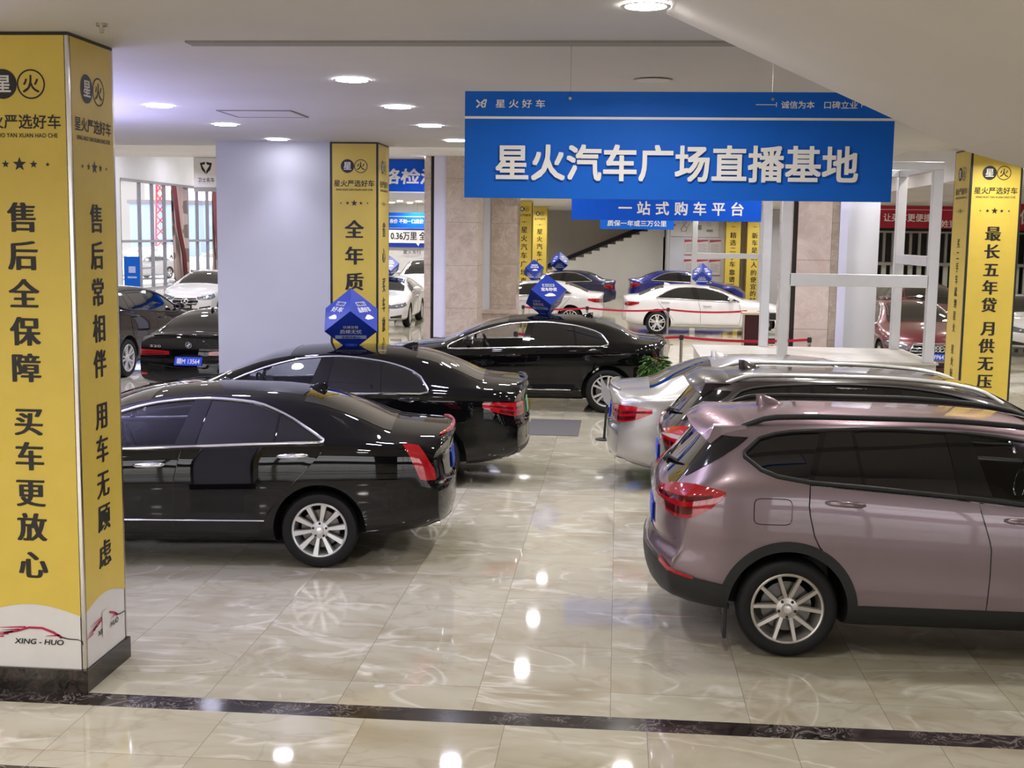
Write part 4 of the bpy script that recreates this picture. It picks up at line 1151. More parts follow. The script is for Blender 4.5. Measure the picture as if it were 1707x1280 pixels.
W(MB().tube([(7.8, 41.52, 3.45), (7.8, 41.52, 3.95)], .004, 5), 'hanging_wire', M['steel'], t)
t, s = sign('hanging_sign', 'crimson banner seen past the right yellow pillar', 12.3, 14.6, 39.5, 3.1, 3.95, M['banner_red'])
s.text('保障', -.65, 0, .5, .9, bold=.022, d=.005); W(s.mb, 'lettering', M['white_letter'], t)

# slatted display wall of the right hall
t = thing('display_rack', 'dark rack wall with two rows of pale upright boards', 'rack', (10.6, 43.2, 0))
W(MB().box(7.9, 14.6, 43.0, 43.5, 0, .9), 'lower_panel', M['slot'], t)
W(MB().box(7.9, 14.6, 42.9, 43.5, 1.9, 2.0), 'shelf', M['slot'], t)
W(MB().box(7.9, 14.6, 42.9, 43.5, 3.0, 3.06), 'shelf', M['slot'], t)
for k in range(22):
    x = 8.1+k*.295
    W(MB().box(x, x+.15, 43.05, 43.15, .92, 1.9), 'upright_board', M['slat_light'], t)
    W(MB().box(x+.02, x+.10, 43.10, 43.2, 2.0, 3.0), 'upright_board', M['slot'], t)

# ------------------------------------------------------------------ staircase and posters at the back
t = thing('staircase', 'stair climbing to the right along the bare grey back wall', 'stair', (0, 57.2, 0))
sm = MB(); n = 16; x0, z0 = -3.75, .05; dx, dz = .36, .165
pts = []
for k in range(n): pts += [(x0+k*dx, z0+k*dz+.9*0), (x0+k*dx, z0+(k+1)*dz)]
pts = []
for k in range(n):
    zb = 1.02+k*dz*.92
    pts += [(x0+k*dx, zb-.0), (x0+(k+1)*dx, zb)]
poly = pts+[(x0+n*dx, .0), (x0, .0)]
K = len(poly)
sm.add([(x, 56.4, z) for x, z in poly]+[(x, 57.98, z) for x, z in poly], [tuple(range(K)), tuple(range(2*K-1, K-1, -1))]+[(k, K+k, K+(k+1) % K, (k+1) % K) for k in range(K)])
W(sm, 'steps', M['stair_white'], t)
W(MB().add([(x0, 57.95, 1.05), (x0+n*dx, 57.95, 1.02+n*dz*.92), (x0+n*dx, 57.95, 1.24+n*dz*.92), (x0, 57.95, 1.24),
            (x0, 57.99, 1.05), (x0+n*dx, 57.99, 1.02+n*dz*.92), (x0+n*dx, 57.99, 1.24+n*dz*.92), (x0, 57.99, 1.24)], [(0,1,2,3),(7,6,5,4),(3,2,6,7),(0,4,5,1),(1,5,6,2),(0,3,7,4)]), 'skirting', M['dark'], t)
W(MB().add([(-.3, 56.3, 3.88), (2.05, 56.3, 2.75), (2.05, 56.3, 3.1), (.6, 56.3, 3.88), (-.3, 57.98, 3.88), (2.05, 57.98, 2.75), (2.05, 57.98, 3.1), (.6, 57.98, 3.88)],
           [(0,1,2,3),(7,6,5,4),(0,4,5,1),(1,5,6,2),(2,6,7,3),(3,7,4,0)]), 'upper_flight', M['stair_white'], t)
def poster(label, x0, x1, z0, z1, top):
    t = thing('wall_poster', label, 'poster', ((x0+x1)/2, 51, z0), 0, 'red headed posters on the back wall')
    W(MB().box(x0, x1, 50.97, 51.0, z0, z1), 'sheet', M['poster'], t)
    s = Sheet(((x0+x1)/2, 50.97, z0), (1,0,0), (0,0,1)); w = (x1-x0)/2; h = z1-z0
    s.poly([(-w, h-.11), (w, h-.05), (w, h), (-w, h)], .003, 0)
    for k in range(6): s.rect(-w*.8, w*(.8 if k % 2 else .5), h-.2-k*.06, h-.185-k*.06, .003, 1)
    s.rect(-w, w, 0, .02, .003, 0)
    W(s.mb, 'print', [M['poster_red'], M['grey_print']], t)
xs3 = ((2.68, 3.14), (3.19, 3.65), (3.70, 4.16)); nm3 = ('left', 'middle', 'right')
for i, (a, b) in enumerate(xs3):
    poster('red headed wall poster, upper row, %s one' % nm3[i], a, b, 2.04, 2.66, True)
    poster('red headed wall poster, lower row, %s one' % nm3[i], a, b, 1.22, 1.86, False)
t = thing('wall_board', 'wide pale notice board with small drawings above the red headed posters', 'board', (3.05, 51, 2.79))
W(MB().box(2.1, 4.06, 50.96, 51.0, 2.78, 3.7), 'sheet', M['poster'], t)
s = Sheet((3.05, 50.96, 2.78), (1,0,0), (0,0,1))
s.ring(-.42, .32, .10, .125, .003, 0); s.stroke([(-.52,.18),(-.5,.32),(-.38,.5),(-.3,.62)], .02, .02, .003, 0); s.stroke([(-.32,.18),(-.3,.34),(-.2,.52)], .02, .02, .003, 0)
s.ring(-.4, .55, .05, .07, .003, 0); s.rect(.12, .30, .28, .48, .003, 0); s.rect(.5, .76, .2, .3, .003, 0); s.ring(.6, .52, .06, .075, .003, 0); s.rect(-.85, -.76, .42, .52, .003, 1)
W(s.mb, 'drawings', [M['grey_print'], M['poster_red']], t)

# ------------------------------------------------------------------ curtains of the window hall
def curtain(label, y0, y1, mt, zt=4.91, zb=.15, pull=0., amp=.07, x=-21.85):
    n = 40; vs = []; fs = []
    for k in range(n+1):
        u = k/n; y = y0+(y1-y0)*u; xx = x+amp*math.sin(u*22)
        for z, f in ((zt, 0), (zt*.6, .35), (1.6, .8), (zb, 1.)):
            yy2 = y+(pull-(y-y0)*.0)*f*(1 if True else 0)
            vs.append((xx, yy2, z))
    for k in range(n):
        for j in range(3): fs.append((k*4+j, k*4+j+1, (k+1)*4+j+1, (k+1)*4+j))
    mb = MB(); mb.add(vs, fs)
    o = mb.build('curtain', mt, None, smooth=180); md = o.modifiers.new('s', 'SOLIDIFY'); md.thickness = .02
    return tag(o, label, 'curtain', 'curtains of the glazed front')
def dots_mat():
    m_ = mat('brown_dotted_curtain', (.2,.14,.13), .8); N, L, b = nodes(m_)
    pos, vec = posnode(N, L); sep = N.new('ShaderNodeSeparateXYZ'); L.new(pos, sep.inputs[0])
    sy = mnode(N, L, 'SINE', mnode(N, L, 'MULTIPLY', sep.outputs[1], 2.6)); sz = mnode(N, L, 'SINE', mnode(N, L, 'MULTIPLY', sep.outputs[2], 5.2))
    f = mnode(N, L, 'GREATER_THAN', mnode(N, L, 'ADD', sy, sz), .75)
    L.new(mix(N, L, f, (.34,.26,.25), (.13,.095,.09)), b.inputs['Base Color']); return m_
M['curtain_dots'] = dots_mat()
curtain('wine coloured curtain edge pulled aside, left of the dotted curtain', 58.55, 58.95, M['curtain_red'], pull=1.5, zb=.02, x=-21.68, amp=.05)
curtain('brown dotted curtain in the middle of the glazed front', 58.9, 61.1, M['curtain_dots'], pull=.25, zb=.02, x=-21.90, amp=.05)
curtain('wine coloured curtain edge beside the right dotted curtain', 64.6, 65.1, M['curtain_red'], pull=.6, zb=.02, x=-21.68, amp=.05)
curtain('brown dotted curtain at the right end of the glazed front', 65.0, 68.2, M['curtain_dots'], zb=.02, x=-21.90, amp=.05)

# ------------------------------------------------------------------ lamps of the ceiling that the photograph shows
def downlight(label, x, y, z, cool=True, group=None, r=.115, on=True):
    t = thing('recessed_downlight', label, 'light', (x, y, z), 0, group)
    W(MB().lathe([(r, -.002), (r+.018, -.004), (r+.022, .0)], (x, y, z-.008), (0,0,1), 28), 'trim_ring', M['ceiling'], t, smooth=40)
    W(MB().lathe([(0, 0), (r, 0), (r, .004)], (x, y, z-.010), (0,0,1), 28), 'diffuser', (M['lamp_cool'] if cool else M['lamp_warm']) if on else M['lamp_off'], t)
    if on:
        l_ = area_lamp('downlight_beam', (x, y, z-.016), r*1.9, 14 if z < 4.2 else 30, LAMP_COOL if cool else LAMP_WARM)
        if y > 14 and x < -3: l_.data.spread = R(80); l_.data.energy = 2.5
    return t
rows = {8.9: 'first', 10.76: 'second', 12.6: 'third', 14.55: 'fourth'}
for y, nm in rows.items():
    downlight('lit downlight of the middle ceiling row, %s one counting from the viewer' % nm, -1.95, y, CZ, True)
    if y > 9: downlight('lit downlight of the left ceiling row, %s one counting from the viewer' % {'second': 'first', 'third': 'second', 'fourth': 'third'}[nm], -4.09, y, CZ, True)
downlight('lit downlight nearest the viewer, left of the sloping stair soffit', .10, 6.05, CZ, False, r=.10)
downlight('unlit round downlight right above the large blue sign', .21, 8.86, CZ, False, on=False)
for y in (10.76, 12.6, 14.55): downlight('downlight hidden behind the large blue sign', .2, y, CZ, False, 'downlights behind the large blue sign')
downlight('lit downlight over the window hall, left of the pale wall block', -9.6, 26.8, AZ, True, r=.13)
downlight('lit downlight beside the top of the right yellow pillar', 5.75, 21.5, AZ, False, r=.09)
k_ = 0
for y in (44.0, 46.2):
    for x in (-8.6, -7.9, -7.2):
        k_ += 1
        downlight('small lit downlight of the far left hall above the price sign, %s row, %s' % ('near' if y < 45 else 'far', {-8.6: 'left', -7.9: 'middle', -7.2: 'right'}[x]), x, y, 3.9, False, r=.11)
# small ceiling fittings
tag(MB().lathe([(0,-.05),(.012,-.05),(.012,-.02),(.03,-.015),(.03,0)], (-2.80, 6.55, CZ), (0,0,1), 14).build('sprinkler_head', M['steel'], smooth=40), 'small sprinkler head on the ceiling right of the left yellow pillar', 'sprinkler')
t = thing('ceiling_hatch', 'square hatch panel with dark edges in the left ceiling', 'hatch', (-3.35, 11.45, CZ))
W(MB().box(-3.68, -3.02, 11.15, 11.75, CZ-.006, CZ-.002), 'panel', M['ceiling'], t)
for b_ in ((-3.70,-3.68,11.15,11.75),(-3.02,-3.0,11.15,11.75),(-3.70,-3.0,11.13,11.15),(-3.70,-3.0,11.75,11.77)): W(MB().box(*b_, CZ-.010, CZ), 'edge_trim', M['slot'], t)

# ------------------------------------------------------------------ stage with its steel frame
t = thing('stage_platform', 'low grey boarded stage that carries the steel tube frame', 'platform', (3.3, 21.25, 0))
W(MB().box(1.38, 5.14, 20.0, 22.6, .77, .80), 'deck', M['deck'], t)
W(MB().box(1.41, 5.11, 20.03, 22.57, 0, .77), 'skirt', M['deck'], t)
t = thing('steel_tube_frame', 'white square tube frame standing on the grey stage', 'frame', (3.9, 21.3, .80))
def bar(nm, *b): W(MB().box(*b), nm, M['galv'], t, bevel=.008)
ZT = 3.86
for x, y in ((2.595, 20.02), (4.915, 20.02), (2.57, 22.4), (4.90, 22.4)): bar('post', x, x+.155, y, y+.155, .80, ZT)
bar('top_rail', 2.595, 5.07, 20.02, 20.175, ZT, ZT+.12); bar('top_rail', 2.57, 5.055, 22.4, 22.555, ZT, ZT+.12)
bar('top_rail', 4.905, 5.06, 20.18, 22.395, ZT, ZT+.12); bar('top_rail', 2.58, 2.735, 20.18, 22.395, ZT, ZT+.12)
bar('cross_rail', 2.755, 4.91, 20.02, 20.175, 2.0, 2.20); bar('cross_rail', 4.905, 5.06, 20.18, 22.395, 2.34, 2.50)
t = thing('steel_tube_frame', 'second white tube frame far back, rising behind the cube on the white car', 'frame', (3.7, 43, 0))
bar('post', 2.52, 2.70, 43.0, 43.18, 0, 3.7); bar('post', 4.81, 4.99, 43.0, 43.18, 0, 3.7); bar('cross_rail', 2.70, 4.81, 43.0, 43.18, 2.04, 2.22); bar('top_rail', 2.52, 4.99, 43.0, 43.18, 3.7, 3.88)

# ------------------------------------------------------------------ rope barrier, lectern, rack, plant, mat, floor sign
def stanchion(label, x, y):
    t = thing('barrier_post', label, 'post', (x, y, 0), 0, 'steel barrier posts')
    W(MB().lathe([(0,.0),(.16,.0),(.16,.012),(.05,.03),(.03,.04)], (x, y, 0), (0,0,1), 20), 'foot', M['steel'], t, smooth=40)
    W(MB().tube([(x, y, .03), (x, y, .86)], .03, 12), 'pole', M['steel'], t, smooth=50)
    W(MB().lathe([(0,.95),(.035,.945),(.042,.92),(.042,.86),(.03,.85)], (x, y, 0), (0,0,1), 14), 'belt_head', M['plastic'], t, smooth=40)
def belt(label, x0, y0, x1, y1, z=.90):
    d = Vector((x1-x0, y1-y0, 0)); n = 10; mb = MB(); vs = []; fs = []
    for k in range(n+1):
        u = k/n; p = Vector((x0, y0, z))+d*u; sag = -.05*4*u*(1-u)
        for dy in (-.004, .004):
            q = Vector((-d.y, d.x, 0)).normalized()*dy
            vs += [(p.x+q.x, p.y+q.y, z+sag-.024), (p.x+q.x, p.y+q.y, z+sag+.024)]
    for k in range(n):
        a = 4*k; b = a+4; fs += [(a, b, b+1, a+1), (a+2, a+3, b+3, b+2), (a+1, b+1, b+3, a+3), (a, a+2, b+2, b)]
    fs += [(0,1,3,2), (4*n, 4*n+2, 4*n+3, 4*n+1)]
    mb.add(vs, fs); return tag(mb.build('barrier_belt', M['rope']), label, 'belt', 'red barrier belts')
for lb, x, y in (('steel barrier post left of the tilted blue cube', -2.44, 31.7), ('steel barrier post in front of the left white car tail', -.78, 31.7), ('steel barrier post in front of the right white car wheel', 1.30, 31.7)): stanchion(lb, x, y)
stanchion('steel barrier post behind the silver car boot', 1.20, 22.95); stanchion('steel barrier post behind the grey stage, before the pink column', 3.55, 22.95); stanchion('steel barrier post behind the black sedan cabin', -1.9, 22.95)
belt('red belt in front of the left white car tail', -2.40, 31.7, -.82, 31.7); belt('red belt between the two white car tails', -.74, 31.7, 1.26, 31.7); belt('red belt across the right white car doors', 1.34, 31.7, 3.3, 31.7)
belt('red belt seen through the black sedan window', -1.86, 22.95, 1.16, 22.95); belt('red belt passing behind the grey stage frame', 1.24, 22.95, 3.51, 22.95)
t = thing('lectern', 'dark red wooden lectern with a pale top before the right white car', 'lectern', (3.45, 31.0, 0))
W(MB().box(3.14, 3.62, 30.8, 31.2, .06, .86), 'body', M['wood_dark'], t, bevel=.01)
W(MB().box(3.10, 3.66, 30.76, 31.24, .86, .92), 'top', M['wood_top'], t, bevel=.008)
for x in (3.12, 3.60): W(MB().box(x, x+.04, 30.78, 30.82, .0, .86), 'corner_post', M['steel'], t)
for x in (3.18, 3.56):
    for y in (30.84, 31.16): W(MB().lathe([(0,-.02),(.03,-.02),(.03,.02),(0,.02)], (x, y, .03), (1,0,0), 12), 'castor', M['plastic'], t)
t = thing('wire_rack', 'thin metal wire rack with dark trays beside the dark red lectern', 'rack', (3.95, 31.0, 0))
for x in (3.76, 4.12):
    for y in (30.9, 31.25): W(MB().tube([(x, y, 0), (x, y, .95)], .012, 6), 'upright', M['steel'], t)
for z in (.12, .42, .72): W(MB().box(3.75, 4.13, 30.89, 31.26, z, z+.02), 'shelf', M['steel'], t)
for z, h in ((.14, .12), (.74, .16)): W(MB().box(3.79, 4.09, 30.93, 31.22, z, z+h), 'tray', M['plastic'], t)

def plant(label, x, y, hgt, rad, potr=.13, poth=.26, n=110):
    t = thing('potted_plant', label, 'plant', (x, y, 0))
    W(MB().lathe([(0,.0),(potr*.75,.0),(potr,poth),(potr*.9,poth),(potr*.88,poth-.03),(0,poth-.03)], (x, y, 0), (0,0,1), 20), 'pot', M['terracotta'], t, smooth=40)
    st = MB()
    for k in range(9):
        a = k*2.4; st.tube([(x, y, poth-.04), (x+.03*math.cos(a), y+.03*math.sin(a), poth+.2), (x+.10*math.cos(a), y+.10*math.sin(a), hgt-.1)], .007, 5)
    W(st, 'stems', M['leaf'], t)
    lf = MB(); rnd = random.Random(3)
    for k in range(n):
        a = rnd.uniform(0, 2*PI); el = rnd.uniform(-.5, 1.3); r_ = rad*rnd.uniform(.35, .85)
        c = Vector((x+r_*math.cos(el)*math.cos(a), y+r_*math.cos(el)*math.sin(a), hgt-rad*.75+r_*math.sin(el)))
        d = Vector((math.cos(a)*math.cos(el*.6), math.sin(a)*math.cos(el*.6), math.sin(el*.6)-.25)).normalized()
        sd = d.cross(Vector((0,0,1))).normalized(); up_ = sd.cross(d); ln = rad*rnd.uniform(.28, .45); wd = ln*.26
        p = [c, c+d*ln*.35+sd*wd+up_*.01, c+d*ln*.75+sd*wd*.7-up_*.01, c+d*ln-up_*.04, c+d*ln*.75-sd*wd*.7-up_*.01, c+d*ln*.35-sd*wd+up_*.01, c+d*ln*.5-up_*.02]
        lf.add(p, [(0,1,6),(1,2,6),(2,3,6),(3,4,6),(4,5,6),(5,0,6)])
    W(lf, 'foliage', M['leaf'], t)
plant('leafy green potted plant at the rear of the middle black sedan', .58, 18.0, .98, .27, poth=.5, n=330)
tag(MB().box(-1.25, -.50, 16.72, 18.2, .0, .008).build('floor_mat', M['mat_grey'], bevel=.002), 'grey ribbed floor mat on the tiles before the black sedan', 'mat')
t = thing('floor_sign', 'grey shield shaped sign plate on a black post, left of the silver car', 'sign stand', (-.14, 16.5, 0))
W(MB().lathe([(0,0),(.12,0),(.12,.015),(.03,.02)], (-.14, 16.5, 0), (0,0,1), 18), 'foot', M['plastic'], t)
W(MB().tube([(-.14, 16.5, .01), (-.115, 16.52, .42), (-.10, 16.52, .50)], .018, 8), 'post', M['plastic'], t)
pl = MB(); pp = [(-.21,.90),(-.16,.80),(-.10,.70),(-.02,.62),(.06,.58),(.06,.50),(-.02,.47),(-.10,.48),(-.15,.53),(-.19,.66)]
K = len(pp); pl.add([(a, 16.49, b) for a, b in pp]+[(a, 16.505, b) for a, b in pp], [tuple(range(K))[::-1], tuple(range(K, 2*K))]+[(k, (k+1) % K, K+(k+1) % K, K+k) for k in range(K)])
W(pl, 'plate', M['grey_sheet'], t)

# ------------------------------------------------------------------ blue cube signs that stand on car roofs
def cube_sign(label, x, y, zb, a, turn, lines=True, txt=None, group='blue cube signs on car roofs'):
    """a cube balanced on a cut-off corner; turn (degrees) is the bearing of one lower face"""
    t = thing('roof_cube_sign', label, 'sign', (x, y, zb), 0, group)
    hgt = a*math.sqrt(3); cutz = hgt*.10; c = Vector((x, y, zb-cutz+hgt/2))
    bm = bmesh.new(); bmesh.ops.create_cube(bm, size=a)
    q = Vector((1,1,1)).normalized().rotation_difference(Vector((0,0,1)))
    bmesh.ops.rotate(bm, verts=bm.verts, cent=(0,0,0), matrix=q.to_matrix())
    # bearing of the first lower face
    low = [f for f in bm.faces if f.normal.z < 0 or (bm.normal_update() or f.normal.z < 0)]
    bm.normal_update(); low = [f for f in bm.faces if f.normal.z < -.1]
    b0 = math.atan2(low[0].normal.y, low[0].normal.x)
    bmesh.ops.rotate(bm, verts=bm.verts, cent=(0,0,0), matrix=Matrix.Rotation(R(turn)-b0, 3, 'Z')); bm.normal_update()
    g = bm.verts[:]+bm.edges[:]+bm.faces[:]
    faces = [(f.normal.copy(), f.calc_center_median().copy()) for f in bm.faces]
    rr = bmesh.ops.bisect_plane(bm, geom=g, plane_co=(0,0,-hgt/2+cutz), plane_no=(0,0,-1), clear_outer=True)
    ed = [e for e in rr['geom_cut'] if isinstance(e, bmesh.types.BMEdge)]
    bmesh.ops.contextual_create(bm, geom=ed)
    me = bpy.data.meshes.new('board'); bm.to_mesh(me); bm.free(); me.materials.append(M['cube'])
    o = bpy.data.objects.new('board', me); COL.objects.link(o); o.parent = t; o.location = c-t.location
    W(MB().tube([(x, y, zb-.0), (x, y, zb+.02)], a*.22, 12), 'foot', M['cube'], t)
    s = None; mb = MB(); k = 0
    for n, ce in faces:
        if n.y > .35: continue
        up_ = (Vector((0,0,1))-n*n.z).normalized(); ri = up_.cross(n)
        s = Sheet(c+ce, ri, up_); s.mb = mb
        tx = (txt or ('以诚立信', '后续无忧', '买就买放心'))
        if n.z > 0:
            if n.x < 0: l1, l2 = '全国联保', '好车'
            else: l1, l2 = '质量保证', '品质好车'
            if abs(n.x) < .3: l1, l2 = '星火好车', '现车秒提'
            s.rect(-.24*a, .24*a, .12*a, .25*a, .003, 1)
            if lines: s.text(l1, 0, .185*a, .10*a, .40*a, bold=.02, d=.006, mi=2)
            s.text(l2, 0, .0, .17*a, .62*a, bold=.03, d=.004, mi=0)
            s.poly([(-.22*a,-.27*a),(-.12*a,-.22*a),(-.02*a,-.17*a),(.1*a,-.17*a),(.2*a,-.23*a),(.24*a,-.29*a),(.1*a,-.31*a),(-.12*a,-.32*a)], .004, 0)
        else:
            s.text(tx[0], 0, .16*a, .10*a, .40*a, bold=.02, d=.004, mi=0); s.text(tx[1], 0, .0, .15*a, .58*a, bold=.025, d=.004, mi=0)
            s.rect(-.42*a, .42*a, -.25*a, -.13*a, .003, 1)
            if lines: s.text(tx[2], 0, -.19*a, .09*a, .50*a, bold=.02, d=.006, mi=2)
    W(mb, 'lettering', [M['white_letter'], M['cube_band'], M['ink']], t)
    return t

# ------------------------------------------------------------------ the cars
LETTER_Z = .115
def badge(car, rear, s, z, r, kind='roundel'):
    p, n = car.wrap(s, z, rear); up_ = (Vector((0,0,1))-n*n.z).normalized(); ri = up_.cross(n)
    sh_ = Sheet(p+car.sh+n*.006, ri, up_)
    if kind == 'roundel':
        roundel(sh_, 0, 0, r); return sh_.build('emblem', [M['gloss_black'], M['chrome'], M['roundel_blue']], car.root)
    if kind == 'star':
        mb = MB(); c = p+car.sh+n*.03
        mb.tube([c+(ri*math.cos(k*PI/16)+up_*math.sin(k*PI/16))*r for k in range(32)], r*.09, 6, closed=True)
        for k in range(3):
            a = PI/2+k*2*PI/3; mb.tube([c, c+(ri*math.cos(a)+up_*math.sin(a))*r], [r*.16, r*.05], 6)
        return mb.build('emblem', M['chrome'], car.root, smooth=50)
    if kind == 'rings':
        mb = MB(); c = p+car.sh+n*.03
        for k in (-1.5, -.5, .5, 1.5):
            mb.tube([c+ri*(k*r*1.35+r*math.cos(j*PI/12))+up_*r*math.sin(j*PI/12) for j in range(24)], r*.13, 6, closed=True)
        return mb.build('emblem', M['chrome'], car.root, smooth=50)
def rear_lettering(car, txt, s, z, h, w_):
    p, n = car.wrap(s, z); up_ = (Vector((0,0,1))-n*n.z).normalized()
    sh_ = Sheet(p+car.sh+n*.006, up_.cross(n), up_); sh_.text(txt, 0, 0, h, w_, bold=.02); sh_.build('model_lettering', M['chrome'], car.root)
def lip(car, y1, X, mt, name='boot_lip', h=.022):
    pts = []
    for k in range(25):
        y = -y1+2*y1*k/24; p, n = car.over(X+.10*(abs(y)/y1)**2.5, y); pts.append(p+car.sh+Vector((0,0,h*.4)))
    MB().tube(pts, [h*(.35+.65*math.sin(PI*min(1, max(0, k/24)))**.4) for k in range(25)], 8, flat=.9).build(name, mt, car.root, smooth=60)
def exhausts(car, ys, z, mt=None):
    for y in ys:
        p, n = car.wrap(y, z); c = p+car.sh
        MB().lathe([(.034,-.03),(.042,-.035),(.045,.03),(.036,.03),(.034,-.02)], (c.x-.02, c.y, c.z), (-1,0,0), 16).build('exhaust_tip', M['chrome'], car.root, smooth=40)
def rear_strip(car, z0, z1, s1, mt, name, off=.006):
    fn = lambda u, v: car.wrap((2*u-1)*s1, z0+(z1-z0)*v)
    return patch(car, fn, 26, 3, off, .012, name, mt, car.root)
def side_strip(car, x0, x1, z, r_, mt, name):
    for s in (1, -1):
        pts = [(lambda q: q[0]+q[1]*.006+car.sh)(car.side(x0+(x1-x0)*k/16, z, s)) for k in range(17)]
        MB().tube(pts, r_, 6).build(name, mt, car.root, smooth=60)
def boot_gap(car, z0, w_):
    pts = []
    for k in range(21):
        s = -w_+2*w_*k/20; p, n = car.wrap(s, z0+.05*(abs(s)/w_)**2); pts.append(p+n*.001+car.sh)
    MB().tube(pts, .004, 5).build('boot_gap', M['gloss_black'], car.root, smooth=60)

# nearest left: black saloon with tall red tail lamps
SA0 = remap(SEDAN, 4.85, 1.10, 2.86); SA0['tail'] = [(.79,.745,1.02),(.82,.74,1.03),(.86,.74,1.035),(.895,.75,1.03)]; SA0['tail_lean'] = .09; SA0['fin_dx'] = -.04
c = make_car('black_saloon', 'glossy black saloon with tall red tail lamps, nearest car on the left', 'car', SA0, (-1.395, 10.66), 186, M['black_paint'],
             wheel='ten', see=True, extras=('fin','chrome_handles'), plate=('plate_blue', None))
lip(c, .56, .03, M['lens'], 'high_brake_light'); exhausts(c, (.55, -.55), .33); rear_strip(c, .30, .36, .66, M['plastic'], 'bumper_insert'); boot_gap(c, .66, .55)
rear_strip(c, .915, .935, .26, M['chrome'], 'boot_trim'); rear_lettering(c, '25T', .45, .93, .05, .16)
side_strip(c, 1.55, 3.2, .40, .007, M['chrome'], 'door_strip')

# second left: black executive saloon with the cube on its roof
S5 = remap(SEDAN, 5.09, 1.08, 3.108, 1.485, .934, .335)
S5['tail'] = [(.48,.80,.93),(.60,.79,.94),(.75,.80,.945),(.90,.845,.955),(1.02,.90,.945)]
S5['up'] = [(1.10,1.075),(1.16,1.17),(1.30,1.255),(1.65,1.345),(2.10,1.385),(2.5,1.36),(2.86,1.275),(3.25,1.125),(3.45,1.02)]
S5['lo'] = [(1.10,1.06),(1.16,1.045),(1.65,1.04),(2.3,1.02),(2.9,1.0),(3.45,.99)]
S5['wins'] = [(1.105,1.60,1.105,1.62,'p'),(1.62,2.22,1.64,2.16,'p'),(2.42,3.45,2.30,3.45,'o')]
c5 = make_car('black_saloon', 'black executive saloon behind the nearest one, blue cube sign standing on its roof', 'car', S5, (-.98, 13.95), 184, M['black_paint'],
              wheel='five2', see=True, extras=('fin',), plate=('plate_green', None))
lip(c5, .58, .04, M['black_paint']); exhausts(c5, (.62, -.62), .36); rear_strip(c5, .33, .45, .70, M['plastic'], 'bumper_insert'); rear_strip(c5, .30, .315, .75, M['chrome'], 'bumper_trim'); boot_gap(c5, .70, .6); badge(c5, True, 0, .99, .042)
cube_sign('blue cube sign on the black saloon in front of the middle yellow pillar', -3.02, 13.72, 1.478, .417, -79)

# third left: long black saloon facing away across the aisle
S7 = remap(SEDAN, 5.10, .98, 3.10, 1.485, .92, .345)
S7['tail'] = [(.50,.80,.90),(.62,.79,.91),(.74,.80,.905),(.84,.83,.89)]
S7['up'] = [(.98,1.09),(1.02,1.17),(1.18,1.26),(1.55,1.345),(2.0,1.38),(2.45,1.355),(2.85,1.265),(3.25,1.12),(3.48,1.01)]
S7['lo'] = [(.98,1.08),(1.04,1.055),(1.6,1.045),(2.3,1.02),(2.9,1.0),(3.48,.985)]
S7['wins'] = [(.99,1.46,.99,1.50,'p'),(1.49,2.22,1.53,2.14,'p'),(2.34,3.48,2.24,3.48,'o')]
c7 = make_car('black_saloon', 'black saloon side on across the aisle end, tilted blue cube sign on its roof', 'car', S7, (.80, 19.97), 183, M['black_paint'],
              wheel='five2', see=True, extras=('fin',), tail_mat=M['lens_dark'])
side_strip(c7, 1.55, 3.3, .36, .009, M['chrome'], 'door_strip'); lip(c7, .56, .04, M['black_paint'])
cube_sign('blue cube sign with one big tilted face on the black saloon at the aisle end', -1.16, 19.9, 1.475, .42, -12)

